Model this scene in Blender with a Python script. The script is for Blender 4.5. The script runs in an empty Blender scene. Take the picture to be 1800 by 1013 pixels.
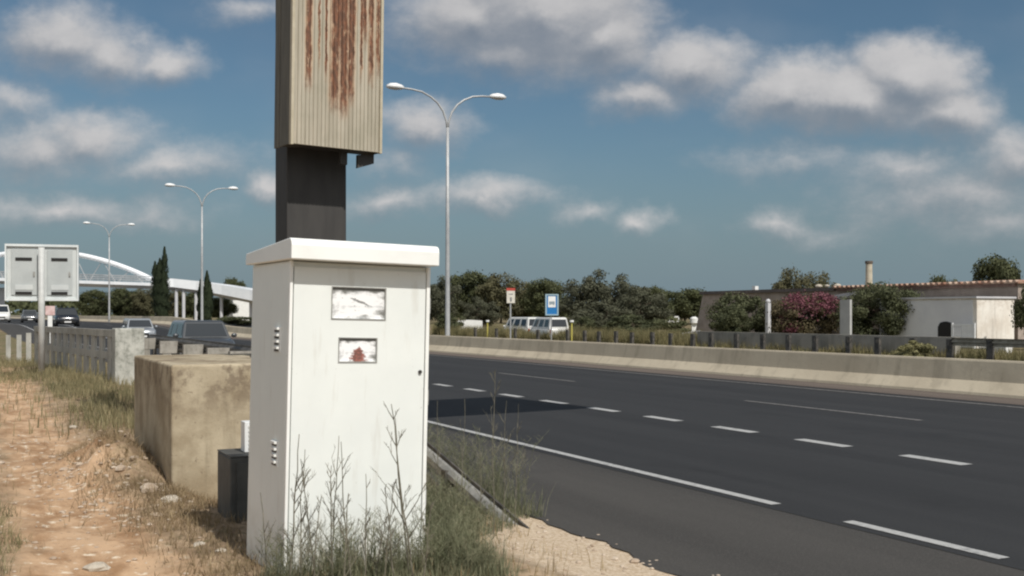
import bpy, math, random
from mathutils import Vector, Matrix, noise as mnoise
R = math.radians
SC = bpy.context.scene
COL = SC.collection
random.seed(7)

# ------------------------------------------------------------------ camera
CAM_H = 1.76
F = 1900.0                        # focal length in photo pixels (1800 wide)
TH = math.atan2(940.0, F)         # the road runs this far left of the view axis
ST, CT = math.sin(TH), math.cos(TH)
cam_d = bpy.data.cameras.new("camera")
cam = bpy.data.objects.new("camera", cam_d)
COL.objects.link(cam)
cam.location = (0, 0, CAM_H)
cam.rotation_euler = (R(90), 0, -TH)
cam_d.sensor_width = 36
cam_d.lens = F / 1800 * 36
cam_d.shift_y = 46.5 / 1800
cam_d.clip_start = 0.05
cam_d.clip_end = 9000
SC.camera = cam

# ------------------------------------------------------------------ sun, exposure
LT = Vector((-0.12, 1.0, -1.2)).normalized()       # direction the light travels
sun_d = bpy.data.lights.new("sun", 'SUN')
sun_d.energy = 3.9
sun_d.angle = R(0.53)
sun_d.color = (1.0, 0.955, 0.89)
sun = bpy.data.objects.new("sun", sun_d)
COL.objects.link(sun)
sun.rotation_euler = LT.to_track_quat('-Z', 'Y').to_euler()
sun.location = (5, -20, 30)
SUN_EL = math.asin(-LT.z)
SUN_AZ = math.atan2(-LT.x, -LT.y)
SC.view_settings.view_transform = 'Standard'
SC.view_settings.look = 'None'
SC.view_settings.exposure = 0.0
SC.view_settings.gamma = 1.0
SC.render.engine = 'CYCLES'
SC.cycles.pixel_filter_type = 'BLACKMAN_HARRIS'
SC.cycles.filter_width = 2.2

# ------------------------------------------------------------------ world: Nishita sky with cumulus
W = bpy.data.worlds.new("World")
SC.world = W
W.use_nodes = True
wt = W.node_tree
wt.nodes.clear()


class NT:
    """small helper to write node maths"""
    def __init__(s, tree): s.t = tree
    def n(s, typ, **kw):
        nd = s.t.nodes.new(typ)
        for k, v in kw.items(): setattr(nd, k, v)
        return nd
    def put(s, sock, v):
        if hasattr(v, 'is_output'): s.t.links.new(v, sock)
        elif v is not None: sock.default_value = v
    def m(s, op, a, b=None, c=None, clamp=False):
        nd = s.n('ShaderNodeMath', operation=op, use_clamp=clamp)
        s.put(nd.inputs[0], a)
        if b is not None: s.put(nd.inputs[1], b)
        if c is not None: s.put(nd.inputs[2], c)
        return nd.outputs[0]
    def v(s, op, a, b=None, c=None):
        nd = s.n('ShaderNodeVectorMath', operation=op)
        s.put(nd.inputs[0], a)
        if b is not None: s.put(nd.inputs[1], b)
        if c is not None: s.put(nd.inputs[2], c)
        return nd.outputs['Value'] if op in ('LENGTH', 'DOT_PRODUCT', 'DISTANCE') else nd.outputs[0]
    def xyz(s, x, y, z):
        nd = s.n('ShaderNodeCombineXYZ')
        for i, q in enumerate((x, y, z)): s.put(nd.inputs[i], q)
        return nd.outputs[0]
    def sep(s, v):
        nd = s.n('ShaderNodeSeparateXYZ'); s.put(nd.inputs[0], v); return nd.outputs
    def noise(s, vec, scale, detail=4, rough=0.55, color=False, dist=0.0):
        nd = s.n('ShaderNodeTexNoise')
        s.put(nd.inputs['Vector'], vec)
        nd.inputs['Scale'].default_value = scale
        nd.inputs['Detail'].default_value = detail
        nd.inputs['Roughness'].default_value = rough
        nd.inputs['Distortion'].default_value = dist
        return nd.outputs['Color'] if color else nd.outputs[0]
    def step(s, x, lo, hi, a=0.0, b=1.0):
        nd = s.n('ShaderNodeMapRange', interpolation_type='SMOOTHSTEP')
        s.put(nd.inputs[0], x)
        for i, q in enumerate((lo, hi, a, b)): s.put(nd.inputs[i + 1], q)
        return nd.outputs[0]
    def mix(s, f, a, b, blend='MIX'):
        nd = s.n('ShaderNodeMix', data_type='RGBA', blend_type=blend)
        s.put(nd.inputs[0], f)
        for i, q in ((6, a), (7, b)):
            if isinstance(q, tuple) and len(q) == 3: q = q + (1,)
            s.put(nd.inputs[i], q)
        return nd.outputs[2]


N = NT(wt)
sky = N.n('ShaderNodeTexSky', sky_type='NISHITA')
sky.sun_disc = False
sky.sun_elevation = SUN_EL
sky.sun_rotation = SUN_AZ
sky.air_density = 1.0
sky.dust_density = 1.2
sky.ozone_density = 1.5
tc = N.n('ShaderNodeTexCoord').outputs['Generated']
fwd = N.v('DOT_PRODUCT', tc, (ST, CT, 0))
rgt = N.v('DOT_PRODUCT', tc, (CT, -ST, 0))
zz = N.sep(tc)[2]
fsafe = N.m('MAXIMUM', fwd, 0.15)
front = N.step(fwd, 0.15, 0.35)
U = N.m('DIVIDE', rgt, fsafe)
V = N.m('DIVIDE', zz, fsafe)
P = N.xyz(U, V, 0.0)
nz = N.noise(P, 9.0, 5, 0.6, True)
nz = N.v('MULTIPLY', N.v('SUBTRACT', nz, (0.5, 0.5, 0.5)), (0.070, 0.045, 0))
nz2 = N.noise(P, 34.0, 4, 0.6, True)
nz2 = N.v('MULTIPLY', N.v('SUBTRACT', nz2, (0.5, 0.5, 0.5)), (0.020, 0.015, 0))
PD = N.v('ADD', N.v('ADD', P, nz), nz2)
CL = [  # centre x, y, radius x, y in photo pixels at infinity, weight, flat base
    (110, 70, 95, 58, 1.0), (190, 95, 90, 50, .9), (295, 108, 75, 36, .85),
    (150, 240, 110, 48, .9), (60, 265, 120, 52, .8), (300, 290, 150, 34, .6), (15, 180, 70, 34, .6),
    (110, 366, 210, 30, .55), (250, 380, 90, 20, .45), (830, 40, 120, 66, 1.2), (960, 20, 170, 105, 1.5), (1060, 60, 95, 70, 1.3), (900, 95, 150, 40, .9),
    (1215, 112, 105, 58, 1.05), (1120, 165, 90, 40, .8), (740, 222, 78, 44, .85), (690, 292, 70, 28, .42),
    (850, 346, 120, 28, .66), (690, 358, 80, 28, .6), (1035, 376, 60, 18, .45), (1128, 393, 38, 20, .62),
    (1400, 160, 110, 56, 1.2), (1600, 145, 105, 62, 1.45), (1500, 175, 190, 55, 1.3), (1665, 200, 95, 50, 1.1),
    (1400, 280, 130, 34, .42), (1360, 392, 62, 26, .55), (1450, 412, 80, 22, .38), (1790, 280, 100, 58, .8),
    (1680, 345, 190, 60, .62), (1600, 300, 140, 40, .5), (1760, 400, 120, 40, .5), (472, 330, 40, 28, .7), (440, 10, 80, 28, .5), (2000, 120, 140, 70, 1.0),
    (-160, 200, 160, 70, 1.0), (500, -160, 200, 90, 1.0), (1400, -140, 220, 80, 1.0), (2150, 330, 160, 60, .8)]


def density(p):
    acc = None
    for (cx, cy, rx, ry, w) in CL:
        u, v = (cx - 900) / F, (553 - cy) / F
        sx, sy = F / (rx * 1.48), F / (ry * 1.50)
        q = N.v('MULTIPLY_ADD', p, (sx, sy, 0), (-u * sx, -v * sy, 0))
        q = N.m('MULTIPLY_ADD', N.v('LENGTH', q), -w, w)
        acc = q if acc is None else N.m('SMOOTH_MAX', acc, q, 0.22)
    return acc


D0 = density(PD)
fb = N.noise(N.v('MULTIPLY', P, (1, 1.5, 1)), 26.0, 6, 0.62)
fb2 = N.noise(N.v('MULTIPLY', P, (1, 1.7, 1)), 7.0, 3, 0.5)
D0n = N.m('ADD', D0, N.m('MULTIPLY_ADD', fb, 0.55, -0.26))
D1 = density(N.v('ADD', PD, (0.006, 0.016, 0)))
lit = N.m('ADD', N.m('MULTIPLY', N.m('SUBTRACT', D0, D1), 1.25), N.m('MULTIPLY_ADD', fb, 0.7, -0.02))
lit = N.step(N.m('ADD', lit, N.m('MULTIPLY_ADD', fb2, 0.35, -0.17)), -0.35, 1.15)
alpha_f = N.m('MULTIPLY', N.step(D0n, -0.10, 0.80), N.m('MULTIPLY_ADD', lit, 0.36, 0.74), clamp=True)
gen = N.step(N.noise(tc, 2.6, 6, 0.6), 0.40, 0.58)  # clouds behind the camera, spread and brightened to lift the ambient light
gen = N.m('MULTIPLY', gen, N.m('SUBTRACT', 1.0, front))
veil = N.m('MULTIPLY', N.step(fb2, 0.35, 0.75), 0.10)
alpha = N.m('ADD', N.m('MULTIPLY', N.m('MAXIMUM', alpha_f, veil), front), gen, clamp=True)
alpha = N.m('MULTIPLY', alpha, N.step(zz, -0.01, 0.09, 0.0, 0.93))
WS = 0.10
ccol = N.mix(lit, tuple(c / WS for c in (0.235, 0.25, 0.28)), tuple(c / WS for c in (0.62, 0.605, 0.60)))
skyc = N.mix(1.0, sky.outputs[0], (0.50, 0.61, 0.625), 'MULTIPLY')
ccol = N.mix(front, tuple(c / WS for c in (0.80, 0.79, 0.78)), ccol)
skyc = N.mix(N.step(zz, 0.0, 0.20, 0.85, 0.0), skyc, tuple(c / WS for c in (0.183, 0.25, 0.30)))
fin = N.mix(alpha, skyc, ccol)
bg = N.n('ShaderNodeBackground')
bg.inputs['Strength'].default_value = WS
wt.links.new(fin, bg.inputs['Color'])
wo = N.n('ShaderNodeOutputWorld')
wt.links.new(bg.outputs[0], wo.inputs['Surface'])
try:
    W.cycles.sampling_method = 'MANUAL'
    W.cycles.sample_map_resolution = 512
except Exception:
    pass


# ================================================================== helpers
def setp(o, label=None, cat=None, group=None, kind=None):
    if label: o['label'] = label
    if cat: o['category'] = cat
    if group: o['group'] = group
    if kind: o['kind'] = kind
    return o


def root(name, loc, label, cat, group=None, rz=0.0):
    o = bpy.data.objects.new(name, None)
    o.empty_display_size = 0.2
    COL.objects.link(o)
    o.location = loc
    o.rotation_euler = (0, 0, rz)
    return setp(o, label, cat, group)


class MB:
    def __init__(s): s.v = []; s.f = []; s.mi = []; s.cur = 0
    def add(s, vs, fs):
        b = len(s.v)
        s.v += [tuple(q) for q in vs]
        s.f += [tuple(i + b for i in f) for f in fs]
        s.mi += [s.cur] * len(fs)
        return s
    def box(s, x0, x1, y0, y1, z0, z1):
        return s.add([(x0, y0, z0), (x1, y0, z0), (x1, y1, z0), (x0, y1, z0), (x0, y0, z1), (x1, y0, z1), (x1, y1, z1), (x0, y1, z1)],
                     [(0, 3, 2, 1), (4, 5, 6, 7), (0, 1, 5, 4), (1, 2, 6, 5), (2, 3, 7, 6), (3, 0, 4, 7)])
    def quad(s, a, b, c, d): return s.add([a, b, c, d], [(0, 1, 2, 3)])
    def tube(s, pts, rad, n=8, cap=True):
        pts = [Vector(p) for p in pts]
        if not isinstance(rad, (list, tuple)): rad = [rad] * len(pts)
        b = len(s.v); vs = []; fs = []
        prev = None
        for i, p in enumerate(pts):
            d = (pts[min(i + 1, len(pts) - 1)] - pts[max(i - 1, 0)])
            if d.length < 1e-9: d = Vector((0, 0, 1))
            d.normalize()
            if prev is None:
                a = d.orthogonal().normalized()
            else:
                a = (prev - d * prev.dot(d))
                a = a.normalized() if a.length > 1e-6 else d.orthogonal().normalized()
            prev = a
            c = d.cross(a)
            for k in range(n):
                t = 2 * math.pi * k / n
                vs.append(p + (a * math.cos(t) + c * math.sin(t)) * rad[i])
        for i in range(len(pts) - 1):
            for k in range(n):
                k2 = (k + 1) % n
                fs.append((i * n + k, i * n + k2, (i + 1) * n + k2, (i + 1) * n + k))
        if cap:
            fs.append(tuple(range(n - 1, -1, -1)))
            fs.append(tuple((len(pts) - 1) * n + k for k in range(n)))
        return s.add(vs, fs)
    def loft(s, rings, cap=True, close=True):
        n = len(rings[0]); vs = [p for r in rings for p in r]; fs = []
        m = n if close else n - 1
        for i in range(len(rings) - 1):
            for k in range(m):
                k2 = (k + 1) % n
                fs.append((i * n + k, i * n + k2, (i + 1) * n + k2, (i + 1) * n + k))
        if cap and close:
            fs.append(tuple(range(n - 1, -1, -1)))
            fs.append(tuple((len(rings) - 1) * n + k for k in range(n)))
        return s.add(vs, fs)
    def prism(s, poly, axis, t0, t1):
        def mk(p, t):
            if axis == 'x': return (t, p[0], p[1])
            if axis == 'y': return (p[0], t, p[1])
            return (p[0], p[1], t)
        return s.loft([[mk(p, t0) for p in poly], [mk(p, t1) for p in poly]])
    def ball(s, c, r, nu=10, nv=6, sc=(1, 1, 1)):
        rings = []
        for j in range(nv + 1):
            ph = math.pi * (j + 0.02) / (nv + 0.04) - math.pi / 2
            rings.append([(c[0] + sc[0] * r * math.cos(ph) * math.cos(2 * math.pi * k / nu),
                           c[1] + sc[1] * r * math.cos(ph) * math.sin(2 * math.pi * k / nu),
                           c[2] + sc[2] * r * math.sin(ph)) for k in range(nu)])
        return s.loft(rings)
    def xf(s, M, start=0):
        for i in range(start, len(s.v)): s.v[i] = tuple(M @ Vector(s.v[i]))
        return s
    def build(s, name, mat, parent=None, label=None, smooth=False, bevel=0.0, sub=0, origin=None):
        me = bpy.data.meshes.new(name)
        vs = s.v
        if origin: vs = [(a - origin[0], b - origin[1], c - origin[2]) for a, b, c in vs]
        me.from_pydata(vs, [], s.f)
        mats = mat if isinstance(mat, (list, tuple)) else [mat]
        for m in mats: me.materials.append(m)
        if len(mats) > 1: me.polygons.foreach_set('material_index', s.mi)
        if smooth: me.polygons.foreach_set('use_smooth', [True] * len(me.polygons))
        me.validate()
        me.update()
        o = bpy.data.objects.new(name, me)
        COL.objects.link(o)
        if origin and not parent: o.location = origin
        if parent: o.parent = parent
        if label: o['label'] = label
        if bevel > 0:
            b = o.modifiers.new('bevel', 'BEVEL'); b.width = bevel; b.segments = 3; b.limit_method = 'ANGLE'
            b.harden_normals = False
        return o


def wpart(mb, name, mat, rt, **kw):
    """mesh written in world coordinates, put under an unrotated root"""
    l = rt.location
    for i, q in enumerate(mb.v): mb.v[i] = (q[0] - l[0], q[1] - l[1], q[2] - l[2])
    return mb.build(name, mat, rt, **kw)


def copy_tree(o, parent=None):
    c = o.copy(); COL.objects.link(c); c.parent = parent
    for ch in o.children: copy_tree(ch, c)
    return c


def relabel(o, label): o['label'] = label; return o


def fr(x, D):
    """ground position of photo column x at forward distance D"""
    r = (x - 900) / F
    return (D * (ST + r * CT), D * (CT - r * ST))


def zat(y, D): return CAM_H + (553 - y) / F * D


def sstep(a, b, x):
    t = max(0.0, min(1.0, (x - a) / (b - a))); return t * t * (3 - 2 * t)


def off(Y):
    t = Y - 35
    if t < 0: return 0.0
    if t < 20: return -0.047 * t * t / 40
    return -0.047 * (t - 10)


def rise(Y): return 0.8 * sstep(80, 112, Y)


def fbm(x, y, z=0.0, o=4):
    return mnoise.fractal(Vector((x, y, z)), 1.0, 2.0, o)


def G(x, y):
    z = rise(y)
    lx = x - off(y)
    side = 1 - sstep(2.7, 4.2, lx)
    z += side * 0.17 * (1 - 0.6 * sstep(13, 30, y))
    m = math.exp(-((x - 1.22) / 0.42) ** 2 - ((y - 11.7) / 1.2) ** 2)
    z += 0.30 * m * (1 + 0.6 * fbm(x * 3, y * 3, 2) + 0.35 * fbm(x * 9, y * 9, 6))
    z -= 0.26 * math.exp(-((x - 2.35) / 0.6) ** 2 - ((y - 10.1) / 0.85) ** 2)
    if lx < 4.2:
        w = side
        z += w * (0.045 * fbm(x * .9, y * .9) + 0.022 * fbm(x * 4, y * 4, 5))
        z -= w * 0.05 * math.exp(-((x - 0.85) / 0.5) ** 2)
    else:
        z -= 0.03 if lx > 6 else 0.012
    if lx > 36: z += 0.0
    return z


# ================================================================== materials
def mat(name, c1, c2=None, scale=4.0, rough=0.7, metal=0.0, bump=0.0, bscale=None, detail=5, spec=0.5, stretch=None, coord='Object', contrast=(0.35, 0.65), coat=0.0):
    m = bpy.data.materials.new(name); m.use_nodes = True
    t = m.node_tree; n = NT(t); bs = t.nodes['Principled BSDF']
    bs.inputs['Roughness'].default_value = rough
    bs.inputs['Metallic'].default_value = metal
    bs.inputs['Specular IOR Level'].default_value = spec
    if coat: bs.inputs['Coat Weight'].default_value = coat; bs.inputs['Coat Roughness'].default_value = 0.08
    tcn = n.n('ShaderNodeTexCoord').outputs[coord]
    vec = n.v('MULTIPLY', tcn, stretch) if stretch else tcn
    if c2 is not None:
        f = n.step(n.noise(vec, scale, detail, 0.62), *contrast)
        n.put(bs.inputs['Base Color'], n.mix(f, c1, c2))
    else:
        bs.inputs['Base Color'].default_value = c1 + (1,)
    if bump:
        b = n.n('ShaderNodeBump'); b.inputs['Strength'].default_value = 1.0; b.inputs['Distance'].default_value = bump
        n.put(b.inputs['Height'], n.noise(vec, bscale or scale * 3, 6, 0.65))
        t.links.new(b.outputs[0], bs.inputs['Normal'])
    return m


def glassm(name, c=(0.02, 0.025, 0.03)):
    m = mat(name, c, rough=0.08, spec=0.8); return m


M = {}
M['galv'] = mat('galvanised', (0.26, 0.26, 0.245), (0.38, 0.375, 0.35), 9, 0.6, 0.2, 0.002)
M['galv_dark'] = mat('galvanised_dark', (0.055, 0.052, 0.048), (0.13, 0.12, 0.105), 6, 0.6, 0.3, 0.002)
M['rail_grey'] = mat('rail_grey', (0.22, 0.205, 0.16), (0.33, 0.31, 0.255), 5, 0.6, 0.1, 0.002)
M['post_dark'] = mat('post_paint_dark', (0.034, 0.032, 0.030), (0.046, 0.043, 0.040), 2.5, 0.65, 0.0, 0.001, stretch=(3, 3, .5))
M['white'] = mat('white_paint', (0.72, 0.72, 0.70), (0.80, 0.80, 0.78), 3, 0.5)
M['white_metal'] = mat('white_metal', (0.70, 0.71, 0.71), (0.78, 0.79, 0.79), 3, 0.4)
M['bridge_white'] = mat('bridge_white', (0.74, 0.77, 0.80), (0.82, 0.84, 0.86), 0.5, 0.5)
M['lamp_grey'] = mat('lamp_post_grey', (0.36, 0.37, 0.38), (0.45, 0.46, 0.46), 2, 0.5, 0.2)
M['lamp_white'] = mat('lamp_head_white', (0.75, 0.76, 0.76), rough=0.4)
M['black'] = mat('black_rubber', (0.015, 0.015, 0.016), (0.03, 0.03, 0.03), 8, 0.8)
M['dark'] = mat('dark_void', (0.02, 0.019, 0.018), rough=0.9)
M['glass'] = glassm('vehicle_glass')
M['chrome'] = mat('wheel_alloy', (0.4, 0.4, 0.41), rough=0.35, metal=0.8)
M['headlight'] = mat('headlight_lens', (0.75, 0.77, 0.8), rough=0.12, spec=0.9)
M['taillight'] = mat('tail_lens', (0.35, 0.02, 0.015), rough=0.2)
M['plate'] = mat('number_plate', (0.7, 0.7, 0.68), rough=0.5)
M['paint_silver'] = mat('paint_silver', (0.30, 0.32, 0.34), rough=0.3, metal=0.35, coat=0.6)
M['paint_mid'] = mat('paint_mid_grey', (0.09, 0.095, 0.10), rough=0.28, metal=0.4, coat=0.6)
M['paint_grey'] = mat('paint_grey', (0.10, 0.105, 0.11), rough=0.3, metal=0.3, coat=0.6)
M['paint_dark'] = mat('paint_dark', (0.018, 0.02, 0.026), rough=0.3, metal=0.2, coat=0.6)
M['paint_white'] = mat('paint_white', (0.62, 0.62, 0.60), (0.7, 0.7, 0.68), 3, 0.35, coat=0.4)
M['paint_beige'] = mat('paint_beige', (0.36, 0.33, 0.29), (0.42, 0.38, 0.34), 3, 0.4, coat=0.3)
M['tile'] = mat('clay_tile', (0.26, 0.13, 0.085), (0.46, 0.34, 0.26), 2.2, 0.85, 0, 0.02)
M['render_wall'] = mat('rendered_wall', (0.24, 0.215, 0.185), (0.31, 0.28, 0.245), 0.8, 0.9, 0, 0.01)
M['stone_wall'] = mat('stone_wall', (0.30, 0.25, 0.215), (0.40, 0.335, 0.29), 1.2, 0.92, 0, 0.02)
M['bluewhite'] = mat('bluish_white_wall', (0.50, 0.50, 0.52), (0.58, 0.58, 0.59), 0.8, 0.85)
M['chimney'] = mat('chimney_plaster', (0.40, 0.36, 0.27), (0.5, 0.46, 0.36), 2, 0.9)
M['bark'] = mat('bark', (0.08, 0.055, 0.04), (0.16, 0.12, 0.09), 5, 0.95, 0, 0.02)
M['yellow'] = mat('yellow_post', (0.50, 0.44, 0.10), rough=0.6)
M['red'] = mat('sign_red', (0.42, 0.06, 0.04), rough=0.5)
M['blue'] = mat('sign_blue', (0.012, 0.16, 0.42), rough=0.45)
M['pink'] = mat('faded_red_board', (0.55, 0.36, 0.34), (0.66, 0.5, 0.48), 4, 0.6)
M['stone'] = mat('stone_rubble', (0.34, 0.26, 0.19), (0.52, 0.44, 0.35), 5, 0.95, 0, 0.01)
M['palestone'] = mat('pale_stone', (0.40, 0.35, 0.28), (0.54, 0.49, 0.41), 6, 0.9, 0, 0.008)


def leafmat(name, c1, c2, scale=1.0, c3=None, transl=0.25):
    m = bpy.data.materials.new(name); m.use_nodes = True
    t = m.node_tree; n = NT(t); bs = t.nodes['Principled BSDF']
    bs.inputs['Roughness'].default_value = 0.75
    bs.inputs['Specular IOR Level'].default_value = 0.25
    tcn = n.n('ShaderNodeTexCoord').outputs['Object']
    oi = n.n('ShaderNodeObjectInfo').outputs['Random']
    vec = n.v('ADD', tcn, n.xyz(n.m('MULTIPLY', oi, 37.0), 0.0, 0.0))
    f = n.step(n.noise(vec, scale, 4, 0.6), 0.36, 0.64)
    c = n.mix(f, c1, c2)
    f2 = n.step(n.noise(vec, scale * 9, 2, 0.6), 0.4, 0.7)
    c = n.mix(f2, c, c3 or tuple(min(1, a * 1.3) for a in c2))
    n.put(bs.inputs['Base Color'], c)
    tr = n.n('ShaderNodeBsdfTranslucent'); n.put(tr.inputs[0], c)
    ms = n.n('ShaderNodeMixShader'); ms.inputs[0].default_value = transl
    t.links.new(bs.outputs[0], ms.inputs[1]); t.links.new(tr.outputs[0], ms.inputs[2])
    t.links.new(ms.outputs[0], t.nodes['Material Output'].inputs['Surface'])
    return m


M['leaf_pine'] = leafmat('pine_foliage', (0.045, 0.052, 0.024), (0.09, 0.098, 0.045), 0.55)
M['leaf_olive'] = leafmat('olive_foliage', (0.07, 0.068, 0.036), (0.13, 0.122, 0.065), 0.6)
M['leaf_grey'] = leafmat('grey_foliage', (0.055, 0.058, 0.036), (0.105, 0.108, 0.07), 0.8)
M['leaf_cyp'] = leafmat('cypress_foliage', (0.022, 0.032, 0.018), (0.045, 0.06, 0.032), 0.8, transl=.1)
M['leaf_bush'] = leafmat('bush_foliage', (0.042, 0.05, 0.026), (0.1, 0.108, 0.055), 0.9)
M['leaf_lt'] = leafmat('light_foliage', (0.075, 0.085, 0.04), (0.14, 0.15, 0.075), 0.9)
M['leaf_pale'] = leafmat('pale_foliage', (0.14, 0.135, 0.06), (0.26, 0.24, 0.12), 1.2)
M['leaf_boug'] = leafmat('bougainvillea_leaf', (0.05, 0.042, 0.028), (0.115, 0.095, 0.05), 0.9)
M['petal'] = leafmat('bougainvillea_petal', (0.12, 0.04, 0.06), (0.20, 0.06, 0.09), 1.4, (0.25, 0.13, 0.13))
M['grass_dry'] = leafmat('dry_grass', (0.26, 0.19, 0.10), (0.40, 0.31, 0.18), 1.2, (0.5, 0.4, 0.25))
M['grass_olive'] = leafmat('olive_grass', (0.10, 0.10, 0.045), (0.22, 0.19, 0.09), 1.0, (0.3, 0.26, 0.14))
M['grass_verge'] = leafmat('verge_grass', (0.13, 0.125, 0.065), (0.27, 0.235, 0.125), .9, (0.36, 0.31, 0.18))
M['grass_brown'] = leafmat('brown_grass', (0.17, 0.125, 0.07), (0.29, 0.21, 0.12), 1.2, (0.36, 0.28, 0.17))
M['weed'] = leafmat('fennel_green', (0.11, 0.125, 0.07), (0.20, 0.21, 0.125), 1.6, (0.3, 0.29, 0.19))
M['stalk'] = leafmat('dry_stalk', (0.085, 0.08, 0.058), (0.16, 0.15, 0.11), 2.0, (0.2, 0.185, 0.145), 0.0)


def m_asphalt(name, c1, c2, streak=True):
    m = bpy.data.materials.new(name); m.use_nodes = True
    t = m.node_tree; n = NT(t); bs = t.nodes['Principled BSDF']
    bs.inputs['Roughness'].default_value = 0.85; bs.inputs['Specular IOR Level'].default_value = 0.3
    g = n.n('ShaderNodeNewGeometry').outputs['Position']
    big = n.step(n.noise(n.v('MULTIPLY', g, (0.9, 0.06, 1)), 1.3, 5, 0.6), 0.3, 0.7)
    c = n.mix(big, c1, c2)
    fine = n.noise(g, 60, 3, 0.7)
    c = n.mix(n.step(fine, 0.45, 0.8), c, tuple(x * 1.7 for x in c2))
    pat = n.step(n.noise(g, 0.45, 4, 0.6), 0.58, 0.72)
    c = n.mix(n.m('MULTIPLY', pat, 0.35), c, tuple(x * 0.6 for x in c1))
    px_ = n.m('FRACT', n.m('DIVIDE', n.m('SUBTRACT', n.sep(g)[0], 6.63), 3.655))
    tr_ = n.m('ABSOLUTE', n.m('SUBTRACT', n.m('ABSOLUTE', n.m('SUBTRACT', px_, .5)), .22))
    c = n.mix(n.m('MULTIPLY', n.step(tr_, .02, .11, 1.0, 0.0), n.m('MULTIPLY', n.noise(n.v('MULTIPLY', g, (1, .1, 1)), 1.1, 3), .34)), c, tuple(x * 1.45 for x in c2))
    n.put(bs.inputs['Base Color'], c)
    b = n.n('ShaderNodeBump'); b.inputs['Distance'].default_value = 0.004; b.inputs['Strength'].default_value = 0.7
    n.put(b.inputs['Height'], fine)
    t.links.new(b.outputs[0], bs.inputs['Normal'])
    return m


M['asphalt'] = m_asphalt('asphalt', (0.019, 0.0195, 0.0205), (0.027, 0.0275, 0.0285))
M['shoulder'] = m_asphalt('asphalt_shoulder', (0.040, 0.0375, 0.0345), (0.055, 0.0515, 0.047))
M['dust_strip'] = m_asphalt('dusty_strip', (0.085, 0.068, 0.058), (0.12, 0.098, 0.082))


def m_marking():
    m = bpy.data.materials.new('road_paint'); m.use_nodes = True
    t = m.node_tree; n = NT(t); bs = t.nodes['Principled BSDF']
    bs.inputs['Roughness'].default_value = 0.7
    g = n.n('ShaderNodeNewGeometry').outputs['Position']
    w = n.step(n.noise(g, 14, 5, 0.7), 0.42, 0.66)
    w2 = n.step(n.noise(g, 1.6, 3, 0.6), 0.40, 0.70)
    f = n.m('MULTIPLY', w, n.m('MULTIPLY_ADD', w2, 0.6, 0.25))
    n.put(bs.inputs['Base Color'], n.mix(f, (0.40, 0.40, 0.39), (0.13, 0.13, 0.13)))
    return m


M['marking'] = m_marking()
M['marking_worn'] = mat('worn_road_paint', (0.22, 0.21, 0.20), (0.11, 0.105, 0.10), 9, 0.8)


def m_ground():
    m = bpy.data.materials.new('ground'); m.use_nodes = True
    t = m.node_tree; n = NT(t); bs = t.nodes['Principled BSDF']
    bs.inputs['Roughness'].default_value = 0.95; bs.inputs['Specular IOR Level'].default_value = 0.15
    g = n.n('ShaderNodeNewGeometry').outputs['Position']
    x, y, z = n.sep(g)[0], n.sep(g)[1], n.sep(g)[2]
    wob = n.m('MULTIPLY_ADD', n.noise(g, 1.1, 5, 0.6), 1.0, -0.5)
    xw = n.m('ADD', x, wob)
    dpath = n.m('ABSOLUTE', n.m('SUBTRACT', xw, 0.70))
    path = n.step(dpath, 0.22, 0.66, 1.0, 0.0)
    # sandy colour
    sand = n.mix(n.step(n.noise(n.v('MULTIPLY', g, (1.6, 0.8, 1)), 2.2, 6, 0.62), 0.34, 0.62), (0.31, 0.185, 0.10), (0.53, 0.36, 0.225))
    sand = n.mix(n.step(n.noise(g, 7, 5, 0.7), 0.56, 0.68), sand, (0.72, 0.62, 0.48))
    sand = n.mix(n.step(n.noise(g, 19, 4, 0.7), 0.60, 0.72), sand, (0.20, 0.135, 0.09))
    vg = n.n('ShaderNodeTexVoronoi'); n.put(vg.inputs['Vector'], g); vg.inputs['Scale'].default_value = 26
    sand = n.mix(n.step(vg.outputs['Distance'], 0.06, 0.16, 0.55, 0.0), sand, (0.60, 0.53, 0.43))
    dirt = n.mix(n.step(n.noise(g, 2.6, 6, 0.65), 0.36, 0.62), (0.19, 0.135, 0.085), (0.38, 0.28, 0.185))
    dirt = n.mix(n.step(n.noise(g, 12, 4, 0.7), 0.5, 0.7), dirt, (0.14, 0.12, 0.065))
    c = n.mix(path, dirt, sand)
    # pale gravel at the road edge in front
    gx = n.step(n.m('ADD', x, n.m('MULTIPLY', wob, 0.9)), 3.05, 3.55)
    grav = n.mix(n.step(n.noise(g, 34, 6, 0.75), 0.38, 0.62), (0.60, 0.50, 0.38), (0.40, 0.30, 0.20))
    gm = n.m('MULTIPLY', gx, n.m('MULTIPLY', n.step(x, 4.6, 5.2, 1.0, 0.0), n.step(y, 9.0, 12.0, 1.0, 0.0)))
    c = n.mix(gm, c, grav)
    # fields beyond
    field = n.mix(n.step(n.noise(g, 0.12, 5, 0.6), 0.38, 0.62), (0.17, 0.135, 0.08), (0.13, 0.12, 0.06))
    field = n.mix(n.step(n.noise(g, 1.5, 4, 0.7), 0.45, 0.7), field, (0.25, 0.19, 0.12))
    far = n.m('MAXIMUM', n.step(y, 32, 48), n.step(x, 4.6, 6.0))
    c = n.mix(far, c, field)
    n.put(bs.inputs['Base Color'], c)
    b = n.n('ShaderNodeBump'); b.inputs['Distance'].default_value = 0.024; b.inputs['Strength'].default_value = 0.9
    n.put(b.inputs['Height'], n.m('ADD', n.noise(g, 7, 7, 0.7), n.m('MULTIPLY', n.step(vg.outputs['Distance'], 0.0, 0.3, 0.5, 0.0), 0.3)))
    t.links.new(b.outputs[0], bs.inputs['Normal'])
    return m


M['ground'] = m_ground()


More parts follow.
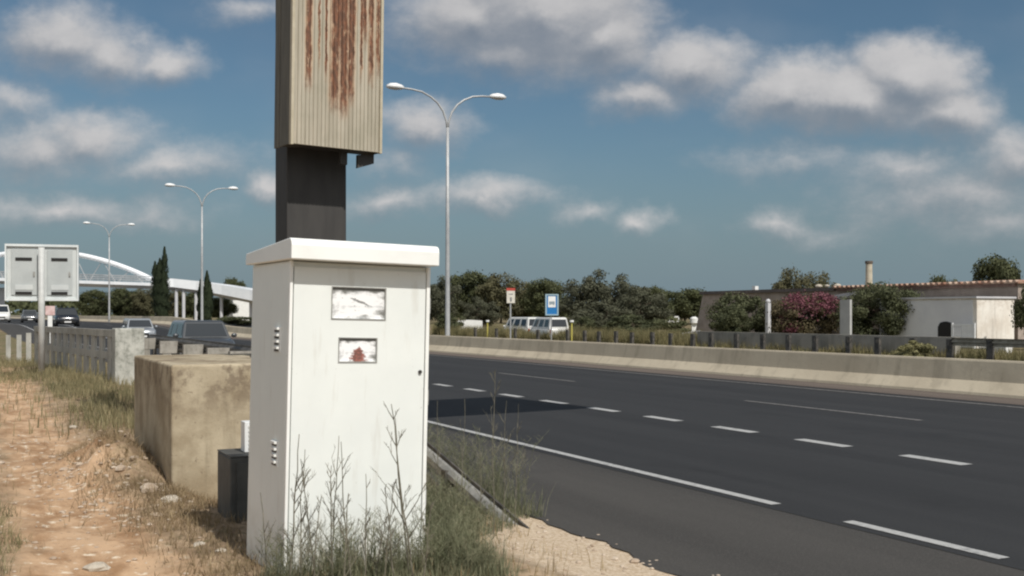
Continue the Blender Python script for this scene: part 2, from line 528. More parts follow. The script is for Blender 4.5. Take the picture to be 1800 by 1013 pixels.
def m_concrete(name, base, light, stain, topz, zspan=0.35, scale=2.4, stain_amt=0.9):
    """weathered concrete with lichen stains hanging from the top edge"""
    m = bpy.data.materials.new(name); m.use_nodes = True
    t = m.node_tree; n = NT(t); bs = t.nodes['Principled BSDF']
    bs.inputs['Roughness'].default_value = 0.92; bs.inputs['Specular IOR Level'].default_value = 0.2
    g = n.n('ShaderNodeNewGeometry').outputs['Position']
    z = n.sep(g)[2]
    c = n.mix(n.step(n.noise(g, scale, 6, 0.6), 0.35, 0.65), base, light)
    run = n.noise(n.v('MULTIPLY', g, (1, 1, 0.12)), scale * 3.5, 4, 0.6)
    c = n.mix(n.m('MULTIPLY', n.step(run, 0.5, 0.7), 0.45), c, tuple(x * 0.62 for x in base))
    st = n.m('MULTIPLY', n.step(n.noise(g, scale * 2.6, 6, 0.7), 0.47, 0.62), n.step(z, topz - zspan, topz - 0.05))
    c = n.mix(n.m('MULTIPLY', st, stain_amt), c, stain)
    sp = n.step(n.noise(g, scale * 9, 3, 0.6), 0.64, 0.72)
    c = n.mix(n.m('MULTIPLY', sp, 0.5), c, stain)
    n.put(bs.inputs['Base Color'], c)
    b = n.n('ShaderNodeBump'); b.inputs['Distance'].default_value = 0.012; b.inputs['Strength'].default_value = 0.8
    n.put(b.inputs['Height'], n.noise(g, scale * 5, 7, 0.7))
    t.links.new(b.outputs[0], bs.inputs['Normal'])
    return m


M['block'] = m_concrete('tan_concrete', (0.30, 0.245, 0.165), (0.46, 0.395, 0.285), (0.12, 0.085, 0.06), 1.29, 0.65, 1.9, 0.65)
M['barrier'] = m_concrete('barrier_concrete', (0.47, 0.41, 0.31), (0.55, 0.485, 0.37), (0.33, 0.285, 0.22), 9.0, 0.3, 0.6, 0.3)
M['balus'] = m_concrete('parapet_concrete', (0.34, 0.335, 0.30), (0.44, 0.43, 0.39), (0.2, 0.2, 0.17), 1.4, 0.4, 1.4, 0.5)
M['pillar'] = m_concrete('pillar_concrete', (0.40, 0.40, 0.36), (0.52, 0.52, 0.47), (0.18, 0.19, 0.16), 0.6, 0.6, 2.2, 0.6)
M['lowwall'] = m_concrete('low_wall_concrete', (0.26, 0.25, 0.215), (0.34, 0.32, 0.28), (0.18, 0.165, 0.14), 0.9, 0.4, 0.5, 0.5)
M['spacer'] = m_concrete('spacer_grey', (0.30, 0.285, 0.25), (0.38, 0.36, 0.32), (0.18, 0.16, 0.14), 1.2, 0.3, 4, 0.5)
M['house_white'] = m_concrete('stained_white_wall', (0.70, 0.64, 0.56), (0.84, 0.80, 0.73), (0.46, 0.38, 0.31), 2.7, 1.4, 0.9, 0.45)

# ================================================================== setting: ground, roads
def frange(a, b, s):
    o = []; x = a
    while x < b - 1e-9: o.append(x); x += s
    return o


xs = [-3500, -1200, -400, -150, -70, -35, -18, -10, -7, -5] + frange(-4, 4.7, 0.11) + [4.7, 5.2, 6, 8, 12, 18, 24, 30, 36, 44, 60, 90, 140, 250, 500, 1200, 4500]
ys = [-200, -60, -20, -8, -2, 1, 3] + frange(4, 16, 0.11) + frange(16, 30, 0.25) + frange(30, 60, 1.5) + frange(60, 130, 4) + [130, 150, 180, 220, 300, 450, 800, 1500, 3000, 6000]
g = MB()
vs = [(x, y, G(x, y)) for y in ys for x in xs]
nx = len(xs)
fs = [(j * nx + i, j * nx + i + 1, (j + 1) * nx + i + 1, (j + 1) * nx + i) for j in range(len(ys) - 1) for i in range(nx - 1)]
g.add(vs, fs)
setp(g.build('ground', M['ground'], smooth=True), kind='structure')

YR = frange(-40, 40, 4) + frange(40, 140, 3) + frange(140, 520, 12)


def ribbon(mb, a0, a1, z, Y0=None, Y1=None, jit=0.0):
    Ys = [q for q in YR if (Y0 is None or q > Y0) and (Y1 is None or q < Y1)]
    if Y0 is not None: Ys = [Y0] + Ys
    if Y1 is not None: Ys = Ys + [Y1]
    L = []
    for q in Ys:
        j = jit * fbm(q * 1.7, 3.3) if jit else 0
        L.append((a0 + off(q) + j, q, rise(q) + z)); L.append((a1 + off(q), q, rise(q) + z))
    mb.add(L, [(2 * i, 2 * i + 1, 2 * i + 3, 2 * i + 2) for i in range(len(Ys) - 1)])


YRs = YR
b = MB(); ribbon(b, 6.45, 19.6, 0.0); setp(b.build('road', M['asphalt']), kind='structure')
b = MB(); YR = frange(-10, 30, 0.2) + [q for q in YRs if q >= 30]
ribbon(b, 4.28, 6.452, -0.003, jit=0.16); setp(b.build('road_shoulder', M['shoulder']), kind='structure'); YR = YRs
b = MB(); ribbon(b, 18.15, 19.5, 0.004); setp(b.build('dusty_road_edge', M['dust_strip']), kind='structure')
b = MB(); ribbon(b, 22.6, 33.8, 0.0); setp(b.build('opposite_road', M['asphalt']), kind='structure')
b = MB(); ribbon(b, 19.9, 22.6, 0.03); setp(b.build('median_ground', mat('median_soil', (0.2, .16, .10), (0.3, .24, .16), 1, .95)), kind='structure')


def Yof(x, a): return (F * a / (x + 40) / CT - a * ST) / CT


mk = MB()
ye = Yof(1365, 6.63)
ribbon(mk, 6.57, 6.69, 0.005, Y0=ye)
y0 = Yof(1490, 6.63); y1 = Yof(1765, 6.63); P1 = (ye - y1)
for k in range(6):
    ribbon(mk, 6.57, 6.69, 0.005, Y0=y1 - k * P1, Y1=y0 - k * P1)
ya = Yof(1700, 10.37); PD_ = (Yof(1085, 10.37) - ya) / 4
for k in range(-6, 60):
    yy = ya + k * PD_
    ribbon(mk, 10.27, 10.47, 0.005, Y0=yy, Y1=yy + PD_ * 0.50)
for a in (26.2, 29.9):
    for k in range(-2, 20): ribbon(mk, a - .05, a + .05, 0.005, Y0=k * 17.0, Y1=k * 17.0 + 5)
ribbon(mk, 23.1, 23.2, 0.005); ribbon(mk, 33.0, 33.12, 0.005)
setp(mk.build('road_marking', M['marking']), kind='structure')
mk = MB()
ya = Yof(1620, 14.03)
for k in range(-2, 20): ribbon(mk, 13.98, 14.08, 0.005, Y0=ya + k * 11.6, Y1=ya + k * 11.6 + 4.6)
ribbon(mk, 17.58, 17.70, 0.006)
setp(mk.build('worn_road_marking', M['marking_worn']), kind='structure')

# median concrete barrier, New Jersey profile
b = MB(); rings = []
prof = [(19.5, 0.0), (19.52, 0.06), (19.74, 0.30), (19.83, 0.72), (19.85, 0.76), (20.03, 0.76), (20.05, 0.72), (20.12, 0.30), (20.36, 0.05), (20.36, -.05), (19.5, -.05)]
for q in YR: rings.append([(p[0] + off(q), q, rise(q) + p[1]) for p in prof])
b.loft(rings)
br = b.build('concrete_barrier', M['barrier'])
setp(br, 'long tan concrete barrier with sloped foot along the far edge of the road', 'barrier')

# ================================================================== far guardrail and wall across the road
def wbeam(mb, pts, h=0.31, depth=0.08, side=-1, t=0.004):
    """W profile swept along pts (top edge); side=-1: bulge towards -x"""
    pr = [(0, 0), (0.05, -0.02), (0.75 * depth + .02, -0.055), (0.75 * depth + .02, -0.10), (0.01, -0.135), (0.01, -0.175), (0.75 * depth + .02, -0.21), (0.75 * depth + .02, -0.255), (0.05, -0.29), (0, -0.31)]
    pr = [(q[0] * side * -1, q[1] * h / 0.31) for q in pr]
    ring = pr + [(q[0] + t * 2, q[1]) for q in reversed(pr)]
    mb.loft([[(p[0] + q[0], p[1], p[2] + q[1]) for q in ring] for p in pts])


lw = root('low_wall', (34.6, 60, 0), 'low grey concrete wall running in front of the house and bushes', 'wall')
b = MB(); b.box(34.5, 34.8, 30.4, 47.4, -0.1, 0.86); wpart(b, 'wall', M['lowwall'], lw)
gr = root('roadside_guardrail', (33.9, 45, 0), 'dark steel guardrail with short posts beyond the concrete barrier', 'guardrail')
b = MB(); wbeam(b, [(33.95, q, 0.86) for q in (8, 16, 24, 34.0 * (CT - (1672 - 900) / F * ST) / (ST + (1672 - 900) / F * CT))]); wpart(b, 'rail', M['rail_grey'], gr)
px_posts = [835, 872, 905, 945, 997, 1027, 1052, 1082, 1110, 1146, 1178, 1217, 1249, 1294, 1340, 1385, 1432, 1491, 1542, 1604, 1669, 1740, 1815]
for i, px in enumerate(px_posts):
    r = (px - 900) / F; D = 34.0 / (ST + r * CT); Y = D * (CT - r * ST)
    b = MB(); h = 0.72 + 0.10 * random.random() if px < 1230 else 0.80
    b.box(33.96, 34.10, Y - .13, Y + .13, -0.05, h)
    b.box(33.93, 33.96, Y - .05, Y + .05, h - .25, h - 0.05)
    wpart(b, 'post', M['galv_dark'], gr)

# ================================================================== street lamps
def make_lamp():
    rt = root('street_lamp', (0, 0, 0), 'x', 'street lamp', 'double-armed street lamps along the median')
    b = MB(); b.tube([(0, 0, 0), (0, 0, .5), (0, 0, 6), (0, 0, 10.6)], [.13, .12, .095, .07], 12); b.build('pole', M['lamp_grey'], rt, smooth=True)
    b = MB(); b.tube([(0, 0, 0), (0, 0, .08)], .24, 12); b.build('base', M['galv'], rt)
    for s in (-1, 1):
        pts = [(s * x, 0, z) for x, z in ((0, 10.4), (.06, 10.9), (.22, 11.35), (.5, 11.72), (.85, 11.98), (1.3, 12.18), (1.8, 12.25), (2.35, 12.27))]
        b = MB(); b.tube(pts, [.05] * 4 + [.045] * 4, 8); b.build('arm', M['lamp_grey'], rt, smooth=True)
        b = MB(); rings = []
        for x, w, h in ((2.2, .07, .07), (2.32, .16, .14), (2.6, .26, .20), (2.88, .22, .17), (3.04, .10, .08)):
            rings.append([(s * x, w * math.cos(t), 12.27 + h * math.sin(t) * (1.0 if math.sin(t) > 0 else .6)) for t in [2 * math.pi * k / 10 for k in range(10)]])
        b.loft(rings); b.build('lamp_head', M['lamp_white'], rt, smooth=True)
    return rt


L0 = make_lamp()
L0.location = (19.95, 47.2, 0.0)
relabel(L0, 'tallest street lamp with two curved arms, beside the white cabinet')
for i, (x, D, lab) in enumerate(((355, 92, 'grey street lamp with two arms rising behind the smaller cypress'),
                                 (192, 135, 'distant street lamp with two arms in front of the white arch bridge'))):
    c = copy_tree(L0); X, Y = fr(x, D); c.location = (X, Y, rise(Y)); relabel(c, lab)

# ================================================================== white arch bridge and its ramp
def P3(x, D, y): X, Y = fr(x, D); return Vector((X, Y, zat(y, D)))


bl, brt = P3(-125, 160, 486), P3(272, 160, 499)
rt = root('arch_bridge', ((bl.x + brt.x) / 2, (bl.y + brt.y) / 2, 0), 'white tied-arch bridge with thin cables crossing the road', 'bridge')
dvec = (brt - bl); along = Vector((dvec.x, dvec.y, 0)).normalized(); perp = Vector((-along.y, along.x, 0))
def bp(t, s, dz): q = bl + dvec * t; return q + perp * s + Vector((0, 0, dz))
b = MB()
b.loft([[bp(t, s, z) for s, z in ((-.1, .05), (3.4, .05), (3.4, -.3), (2.6, -.75), (.7, -.75), (-.1, -.3))] for t in (0, .25, .5, .75, 1)])
wpart(b, 'deck', M['bridge_white'], rt)
for s in (-.2, 3.5):
    b = MB(); b.loft([[bp(t, s + a, z) for a, z in ((-.12, .12), (.12, .12), (.12, -.32), (-.12, -.32))] for t in (0, 1)]); wpart(b, 'edge_beam', M['bridge_white'], rt)
    b = MB()
    for hz in (.45, .75, 1.05): b.tube([bp(0, s, hz), bp(1, s, hz)], .05, 5)
    for k in range(41): b.tube([bp(k / 40, s, .1), bp(k / 40, s, 1.05)], .03, 4)
    wpart(b, 'railing', M['lamp_grey'], rt)
arc = lambda t: 4.1 * (1 - (2 * t - 1) ** 2)
b = MB(); b.tube([bp(k / 32, 1.6, .2 + arc(k / 32)) for k in range(33)], .38, 12); wpart(b, 'arch', M['bridge_white'], rt, smooth=True)
for k in range(1, 8):
    for s2 in (-1, 1):
        t = k / 8; b = MB(); b.tube([bp(t, 1.6, .2 + arc(t)), bp(t + s2 * .06, 1.6, 0)], .065, 5); wpart(b, 'cable', M['lamp_grey'], rt)
for t in (.0, 1.0):
    b = MB(); q = bp(t, 1.6, -.7); b.tube([(q.x, q.y, 0), (q.x, q.y, q.z)], .5, 12); wpart(b, 'pier', M['balus'], rt)
ab = MB(); q = P3(2, 163, 506); ab.box(q.x - 1.4, q.x + .5, q.y - .3, q.y + 1.5, 0, q.z); 
setp(ab.build('bridge_abutment', M['bluewhite']), 'pale concrete abutment under the bridge at the far left edge', 'abutment')

rp = [P3(268, 160, 498), P3(305, 161, 500), P3(345, 161, 505), P3(390, 160, 513), P3(440, 158, 523), P3(500, 155, 534), P3(570, 152, 548)]
rt = root('bridge_ramp', (rp[3].x, rp[3].y, 0), 'white walled ramp curving down from the arch bridge on slim columns', 'ramp')
def rs(i):
    d = rp[min(i + 1, len(rp) - 1)] - rp[max(i - 1, 0)]; d.z = 0; d.normalize(); return Vector((-d.y, d.x, 0))
b = MB(); b.loft([[p + rs(i) * s + Vector((0, 0, z)) for s, z in ((0, 0), (3.2, 0), (3.2, -.4), (2.4, -.9), (.8, -.9), (0, -.4))] for i, p in enumerate(rp)]); wpart(b, 'deck', M['bluewhite'], rt)
for s in (-.05, 3.25):
    b = MB(); b.loft([[p + rs(i) * (s + a) + Vector((0, 0, z)) for a, z in ((-.05, 0.75 + .09 * i), (.05, 0.75 + .09 * i), (.05, -.42), (-.05, -.42))] for i, p in enumerate(rp)]); wpart(b, 'parapet', M['bridge_white'], rt)
for (x, D) in ((300, 160), (313, 160), (335, 160), (350, 160), (380, 160), (432, 158)):
    q = P3(x, D, 505); b = MB(); o = Vector((1.0, 1.2, 0)); b.tube([(q.x + o.x, q.y + o.y, 0), (q.x + o.x, q.y + o.y, zat(508 + max(0, (x - 300)) * .17, D))], .24, 10); wpart(b, 'column', M['bluewhite'], rt)

# white building under the ramp
q = P3(398, 176, 530)
rt = root('white_building', (q.x + 4, q.y, 0), 'low white building seen under the bridge ramp beside the cabinet', 'building')
b = MB(); b.box(q.x, q.x + 12, q.y - 5, q.y, 0, q.z + .3); wpart(b, 'wall', M['white'], rt)
b = MB(); b.box(q.x - .15, q.x + 12.15, q.y - 5.15, q.y + .15, q.z + .3, q.z + .5); wpart(b, 'roof', M['bluewhite'], rt)
b = MB(); b.box(q.x + 3, q.x + 4.2, q.y - 5.03, q.y - 4.99, .8, 2.2); wpart(b, 'window', M['glass'], rt)

# ================================================================== foliage
def crown_mesh(seed, n, rx, ry, rz, zc, leaf, nclump=26, cl=.42, taper=0.0, lo=0.15, flat=1.0):
    rnd = random.Random(seed); cs = []
    for i in range(nclump):
        while True:
            p = Vector((rnd.uniform(-1, 1), rnd.uniform(-1, 1), rnd.uniform(-1, 1)))
            if lo < p.length < 1: break
        s = 1.0 - taper * max(0.0, (p.z + 1) / 2)
        cs.append((Vector((p.x * rx * s, p.y * ry * s, zc + p.z * rz)), cl * rnd.uniform(.55, 1.25)))
    b = MB(); V_ = []; F_ = []
    for i in range(n):
        c, cr = cs[rnd.randrange(nclump)]
        d = Vector((rnd.gauss(0, 1), rnd.gauss(0, 1), rnd.gauss(0, 1)))
        if d.length < 1e-6: continue
        d.normalize(); rr = cr * (rnd.random() ** .35)
        if rnd.random() < .06: rr *= 1.35
        p = c + Vector((d.x * rx * rr, d.y * ry * rr, d.z * rz * rr * flat))
        nn = (d + Vector((rnd.gauss(0, .4), rnd.gauss(0, .4), rnd.gauss(0, .4)))).normalized()
        a = nn.orthogonal().normalized(); a.rotate(Matrix.Rotation(rnd.uniform(0, 6.28), 3, nn)); c2 = nn.cross(a)
        s = leaf * rnd.uniform(.6, 1.4); k = len(V_)
        V_ += [p - a * s, p - c2 * s * .55, p + a * s, p + c2 * s * .55]
        F_.append((k, k + 1, k + 2, k + 3))
    b.add(V_, F_)
    return b, cs


def make_tree(name, cat, seed, h, w, leafm, n=7000, leaf=.16, zlow=.25, nclump=26, cl=.4, taper=0, trunk=True, tr=.16, loc=(0, 0, 0), label='x', group=None, blossom=None, flat=1.0):
    rt = root(name, loc, label, cat, group)
    rz = h * (1 - zlow) / 2; zc = h * zlow + rz
    b, cs = crown_mesh(seed, n, w / 2 * .96, w / 2 * .96, rz * .86, zc, leaf, nclump, cl, taper, flat=flat)
    b.build('crown', leafm, rt)
    if trunk:
        rnd = random.Random(seed + 5); t = MB()
        top = h * .7
        pts = [(0.04 * h * math.sin(k * 1.3 + seed), 0.03 * h * math.sin(k * 1.7), top * k / 5) for k in range(6)]
        pts[0] = (0, 0, -.1)
        t.tube(pts, [tr * (1 - .14 * k) for k in range(6)], 8)
        for c, cr in cs[::3]:
            k = rnd.randint(2, 4); s = Vector(pts[k]); t.tube([s, (s + c) / 2 + Vector((0, 0, .05 * h)), c], [tr * .4, tr * .28, tr * .1], 5)
        t.build('trunk', M['bark'], rt, smooth=True)
    return rt


def place(proto, x, D, ytop, h0, wpx, w0, label, group, rz=0.0, y=None):
    """copy of a proto so that its top reaches photo row ytop and its width wpx"""
    X, Y = fr(x, D); z0 = rise(Y) - .05
    c = copy_tree(proto); c.location = (X, Y, z0)
    sz = (zat(ytop, D) - z0) / h0; sx = (wpx * D / F) / w0 * 1.12
    c.scale = (sx, sx, sz); c.rotation_euler = (0, 0, rz)
    c['label'] = label
    if group: c['group'] = group
    elif 'group' in c: del c['group']
    return c


def hide_proto(p):
    for ch in list(p.children): bpy.data.objects.remove(ch)
    bpy.data.objects.remove(p)


pineA = make_tree('pine_tree', 'tree', 11, 6, 6, M['leaf_pine'], 13000, .14, .03, 52, .33)
pineB = make_tree('pine_tree', 'tree', 12, 6, 6, M['leaf_olive'], 13000, .14, .02, 56, .31)
oliveC = make_tree('olive_tree', 'tree', 13, 6, 6, M['leaf_grey'], 14000, .12, .0, 64, .28)
bushD = make_tree('shrub', 'shrub', 14, 2.5, 3, M['leaf_bush'], 12000, .065, .0, 56, .3, trunk=True, tr=.06)
lightE = make_tree('shrub', 'shrub', 15, 2.5, 3, M['leaf_lt'], 5000, .08, .0, 24, .34, trunk=True, tr=.05)
GT = 'trees beyond the road'
protos = {'A': pineA, 'B': pineB, 'C': oliveC}
T = [  # x, D, ytop, width px, kind, label
    (742, 135, 494, 60, 'A', 'dark tree partly hidden behind the white cabinet'),
    (775, 118, 484, 66, 'C', 'grey-green tree just right of the tall lamp pole'),
    (822, 128, 476, 84, 'A', 'dark rounded pine between the tall lamp and the red-topped sign'),
    (880, 122, 480, 78, 'B', 'olive-green pine behind the red-topped sign'),
    (846, 104, 520, 60, 'C', 'low grey-green tree above the left marker post'),
    (925, 126, 496, 60, 'B', 'brownish pine between the two road signs'),
    (962, 118, 489, 72, 'A', 'dark pine behind the blue bus stop sign'),
    (1036, 98, 472, 100, 'C', 'tallest round tree right of the blue bus stop sign'),
    (1094, 96, 480, 90, 'C', 'broad grey-green tree in the middle of the clump'),
    (1130, 92, 500, 90, 'C', 'lower spreading tree at the right of the clump'),
    (1062, 90, 530, 110, 'C', 'wide low tree at the foot of the clump'),
    (1152, 112, 502, 46, 'A', 'small dark tree peeking over the clump on its right'),
    (1202, 125, 506, 84, 'A', 'green tree just left of the house wall'),
    (1232, 138, 512, 70, 'B', 'olive tree touching the left end of the house'),
    (168, 175, 508, 52, 'A', 'dark tree under the bridge just right of the twin-panel sign'),
    (222, 178, 505, 56, 'A', 'green tree under the bridge left of the tall cypress'),
    (254, 176, 506, 44, 'B', 'olive tree touching the left side of the tall cypress'),
    (310, 182, 506, 44, 'B', 'brown-green tree under the ramp between the cypresses'),
    (340, 176, 510, 40, 'A', 'tree under the ramp left of the smaller cypress'),
    (385, 165, 522, 50, 'A', 'low tree in front of the white building under the ramp'),
    (415, 185, 487, 44, 'A', 'dark tree top showing over the bridge ramp'),
    (470, 150, 500, 80, 'A', 'tree hidden behind the white cabinet'),
    (1390, 95, 471, 62, 'B', 'light green tree rising behind the flat roof'),
    (1440, 100, 478, 60, 'B', 'olive tree behind the roof left of the chimney'),
    (1660, 95, 482, 56, 'A', 'dark tree top just above the tiled roof'),
    (1756, 84, 447, 84, 'A', 'dark tree with a pointed top behind the right end of the tiled roof'),
    (1826, 54, 492, 66, 'A', 'dark tree at the right end of the house'),
    (1850, 66, 430, 110, 'B', 'tall tree just outside the right of the view'),
]
for i, (x, D, yt, w, k, lab) in enumerate(T):
    if x in (470, 1850): continue
    place(protos[k], x, D, yt, 6, w, 6, lab, GT, rz=i * 1.3)
# far woods band closing the horizon
rnd = random.Random(3); b = MB(); V_ = []; F_ = []
for i in range(26000):
    ang = rnd.uniform(-1.15, 1.2); D = rnd.uniform(330, 420)
    x, y = D * math.sin(ang), D * math.cos(ang)
    hh = 4.5 + 3.0 * fbm(ang * 9, 1.1) + 1.6 * fbm(ang * 40, 4)
    z = rnd.random() ** .7 * max(1.5, hh)
    s = rnd.uniform(.5, 1.1); k = len(V_)
    nn = Vector((rnd.gauss(0, 1), rnd.gauss(0, 1) - .6, rnd.gauss(0, 1) + .4)).normalized(); a = nn.orthogonal().normalized(); c2 = nn.cross(a); p = Vector((x, y, z + .4))
    V_ += [p - a * s, p - c2 * s, p + a * s, p + c2 * s]; F_.append((k, k + 1, k + 2, k + 3))
b.add(V_, F_); setp(b.build('far_woods', M['leaf_pine']), 'low dark woods along the horizon', 'woods', kind='stuff')


def cypress(seed, h, w, loc, label):
    rt = root('cypress_tree', loc, label, 'tree', 'cypresses in the median')
    rnd = random.Random(seed); V_ = []; F_ = []; b = MB()
    tips = [(rnd.uniform(-.25, .25) * w, rnd.uniform(-.2, .2) * w, h * q) for q in (.78, .84, .70, .8)] + [(0.12 * w, 0, h)]
    for i in range(13000):
        t = rnd.random() ** .85; tp = tips[rnd.randrange(5)]
        z = t * tp[2]
        q = t
        rad = w / 2 * (min(1.0, .55 + q * 2.2)) * (1 - q ** 2.6) * (.62 if tp[2] < h else .55) + .02
        ang = rnd.uniform(0, 6.283); rr = rad * rnd.random() ** .4 * (1 + .25 * math.sin(z * 5 + ang * 2))
        cx, cy = tp[0] * min(1, t * 1.2), tp[1] * t
        p = Vector((cx + rr * math.cos(ang), cy + rr * math.sin(ang), z + .15))
        up = Vector((math.cos(ang) * .35, math.sin(ang) * .35, 1)).normalized(); a = Vector((-math.sin(ang), math.cos(ang), rnd.gauss(0, .3))).normalized()
        s = rnd.uniform(.07, .17); k = len(V_)
        V_ += [p - a * s * .5, p + up * s * 1.6, p + a * s * .5, p - up * s * .6]; F_.append((k, k + 1, k + 2, k + 3))
    b.add(V_, F_); b.build('crown', M['leaf_cyp'], rt)
    b = MB(); b.tube([(0, 0, -.1), (0, 0, h * .5)], [.14, .06], 8); b.build('trunk', M['bark'], rt)


X, Y = fr(284, 114); cypress(3, zat(438, 114) - rise(Y), 42 * 114 / F, (X, Y, rise(Y)), 'taller dark cypress with a thin bent tip')
X, Y = fr(360, 97.6); cypress(8, zat(482, 97.6) - rise(Y), 32 * 97.6 / F, (X, Y, rise(Y)), 'smaller dark cypress with a blunt top')
# hedge behind the median barrier
hx, hy = fr(425, 118)
place(bushD, 428, 104, 556, 2.5, 66, 3, 'low dark hedge behind the barrier beside the cabinet', None)
place(bushD, 405, 112, 557, 2.5, 40, 3, 'small dark hedge bush right of the smaller cypress', None)
# ================================================================== house
hs = root('farmhouse', (50, 54, 0), 'long low stone house with tiled roof across the road', 'house')
b = MB(); b.box(50, 58, 39.9, 53.5, 0, 3.45); b.box(50.02, 58, 53.5, 68.0, 0, 3.3)
b.prism([(68.0, 0), (68.0, 3.3), (69.1, 0)], 'x', 50.02, 57)
wpart(b, 'wall', M['stone_wall'], hs)
b = MB(); b.box(49.8, 58.2, 53.62, 68.15, 3.3, 3.52); wpart(b, 'flat_roof', mat('dark_roof_edge', (.10, .085, .08), (.15, .125, .115), 2, .9), hs)
# tiled roof: rows of half round tiles running down to the eaves
b = MB()
b.prism([(49.75, 3.50), (54, 3.60), (58.2, 3.5), (58.2, 3.42), (54, 3.5), (49.75, 3.42)], 'y', 39.7, 53.6)
k = 0; yy = 39.85
while yy < 53.5:
    for (x0, z0, x1, z1) in ((49.62, 3.53, 54, 3.64),):
        ring = lambda x, z: [(x, yy + .13 * math.cos(t), z - .03 + .11 * math.sin(t)) for t in [math.pi * j / 6 for j in range(7)]]
        b.loft([ring(x0, z0), ring(x1, z1)], cap=False)
        b.add(ring(x0, z0), [tuple(range(7))])
    yy += .40
wpart(b, 'tiled_roof', M['tile'], hs)
b = MB(); b.box(49.82, 49.99, 39.95, 53.4, 3.26, 3.40); wpart(b, 'eaves', mat('eaves_brick', (.16, .10, .08), (.24, .16, .13), 3, .9), hs)
for (px, w) in ((1437, .5), (1452, .35), (1470, .5)):
    b = MB()
    r = (px - 900) / F; D = 50.5 / (ST + r * CT); Yq = D * (CT - r * ST); b.ball((50.6, Yq, 3.66), w * .5, 8, 5, (1, 1, .5)); wpart(b, 'roof_stone', M['palestone'], hs)
r = (1527.5 - 900) / F; D = 52.5 / (ST + r * CT); Yc = D * (CT - r * ST)
b = MB(); zt = zat(459, D); b.tube([(52.5, Yc, 3.6), (52.5, Yc, zt - .2)], [.23, .21], 14); wpart(b, 'chimney', M['chimney'], hs, smooth=False)
b = MB(); b.tube([(52.5, Yc, zt - .2), (52.5, Yc, zt - .14), (52.5, Yc, zt)], [.21, .26, .26], 14); wpart(b, 'chimney_cap', mat('chimney_cap', (.12, .10, .08), rough=.9), hs)
b = MB(); b.box(49.96, 50.0, 41.5, 49.2, 2.6, 2.78); wpart(b, 'beam', M['dark'], hs)
r = (1327 - 900) / F; D = 50.2 / (ST + r * CT); Yq = D * (CT - r * ST)
b = MB(); b.box(50.1, 50.4, Yq - .15, Yq + .2, 3.52, 3.8); wpart(b, 'roof_vent', M['white'], hs)
r = (1610 - 900) / F
b = MB(); b.box(49.97, 50.0, 41.9, 42.9, 1.0, 2.1); wpart(b, 'window', M['glass'], hs)

ax = root('white_annex', (48, 44, 0), 'whitewashed annex with grey shaded front and stained sunlit end wall', 'shed')
b = MB(); b.box(46.4, 49.2, 39.5, 46.2, 0, 2.6); me_ = wpart(b, 'wall', M['house_white'], ax)
b = MB(); b.box(46.37, 46.4, 39.72, 46.2, 0.0, 2.52); wpart(b, 'shaded_front', mat('shaded_render', (.62, .62, .63), (.68, .68, .68), 1, .9), ax)  # thin greyer sheet: the front's shade is put into its colour
b = MB(); b.box(46.28, 49.28, 39.42, 46.3, 2.6, 2.70); wpart(b, 'roof_slab', M['bluewhite'], ax)
def yat(px, X):
    r = (px - 900) / F; D = X / (ST + r * CT); return D * (CT - r * ST), D
yd, dd = yat(1662, 46.35); 
b = MB(); pts = [(yd - .5, 0.02)] + [(yd - .5 + 0.0, 1.1)] + [(yd - .35, 1.32), (yd - .1, 1.38), (yd + .1, 1.38), (yd + .35, 1.32)] + [(yd + .5, 1.1), (yd + .5, 0.02)]
b.prism(pts, 'x', 46.33, 46.365); wpart(b, 'door', M['dark'], ax)
yg0, _ = yat(1713, 45.9); yg1, _ = yat(1674, 45.9)
gt = root('white_gate', (45.9, (yg0 + yg1) / 2, 0), 'low white railing gate in front of the annex', 'gate')
b = MB()
for z in (.15, .62, 1.22): b.box(45.88, 45.93, yg0, yg1, z - .04, z + .04)
k = yg0
while k < yg1: b.box(45.89, 45.92, k, k + .035, .1, 1.22); k += .13
b.box(45.9, 45.91, yg0, yg0 + (yg1 - yg0) * .55, .12, 1.2)
wpart(b, 'bars', M['white_metal'], gt)
for yq in (yg0, yg1): b = MB(); b.box(45.86, 45.94, yq - .04, yq + .04, 0, 1.32); wpart(b, 'gate_post', M['white_metal'], gt)
# white pillar and pale wall by the bougainvillea
yp, dp = yat(1350, 42.6)
b = MB(); b.box(42.5, 42.72, yp - .12, yp + .12, 0, zat(533, dp)); b.ball((42.61, yp, zat(530, dp)), .15, 10, 6)
setp(b.build('gate_pillar', M['bluewhite']), 'slim white pillar with a rounded cap between the green bush and the bougainvillea', 'pillar')
yp, dp = yat(1494, 43.4); yq2, _ = yat(1481, 43.4)
b = MB(); b.box(43.3, 43.45, yp - .1, yq2 + .1, 0, zat(527, dp))
setp(b.build('garden_wall', mat('shaded_plaster', (.36, .36, .36), (.44, .44, .43), 1, .9)), 'pale wall standing between the bougainvillea and the dark tree', 'wall')  # plaster darkened to carry the shade on this wall
b = MB(); yz0, dz = yat(1500, 48.0); yz1, _ = yat(1480, 48.0)
b.prism([(46.3, 2.75), (49.9, 3.25), (49.9, 3.1), (46.3, 2.62)], 'y', yz0 - .3, yz1 + .5)
setp(b.build('lean_to_roof', mat('slate_roof', (.06, .06, .065), (.1, .1, .1), 3, .8)), 'small dark sloping lean-to roof above the pale wall', 'roof')

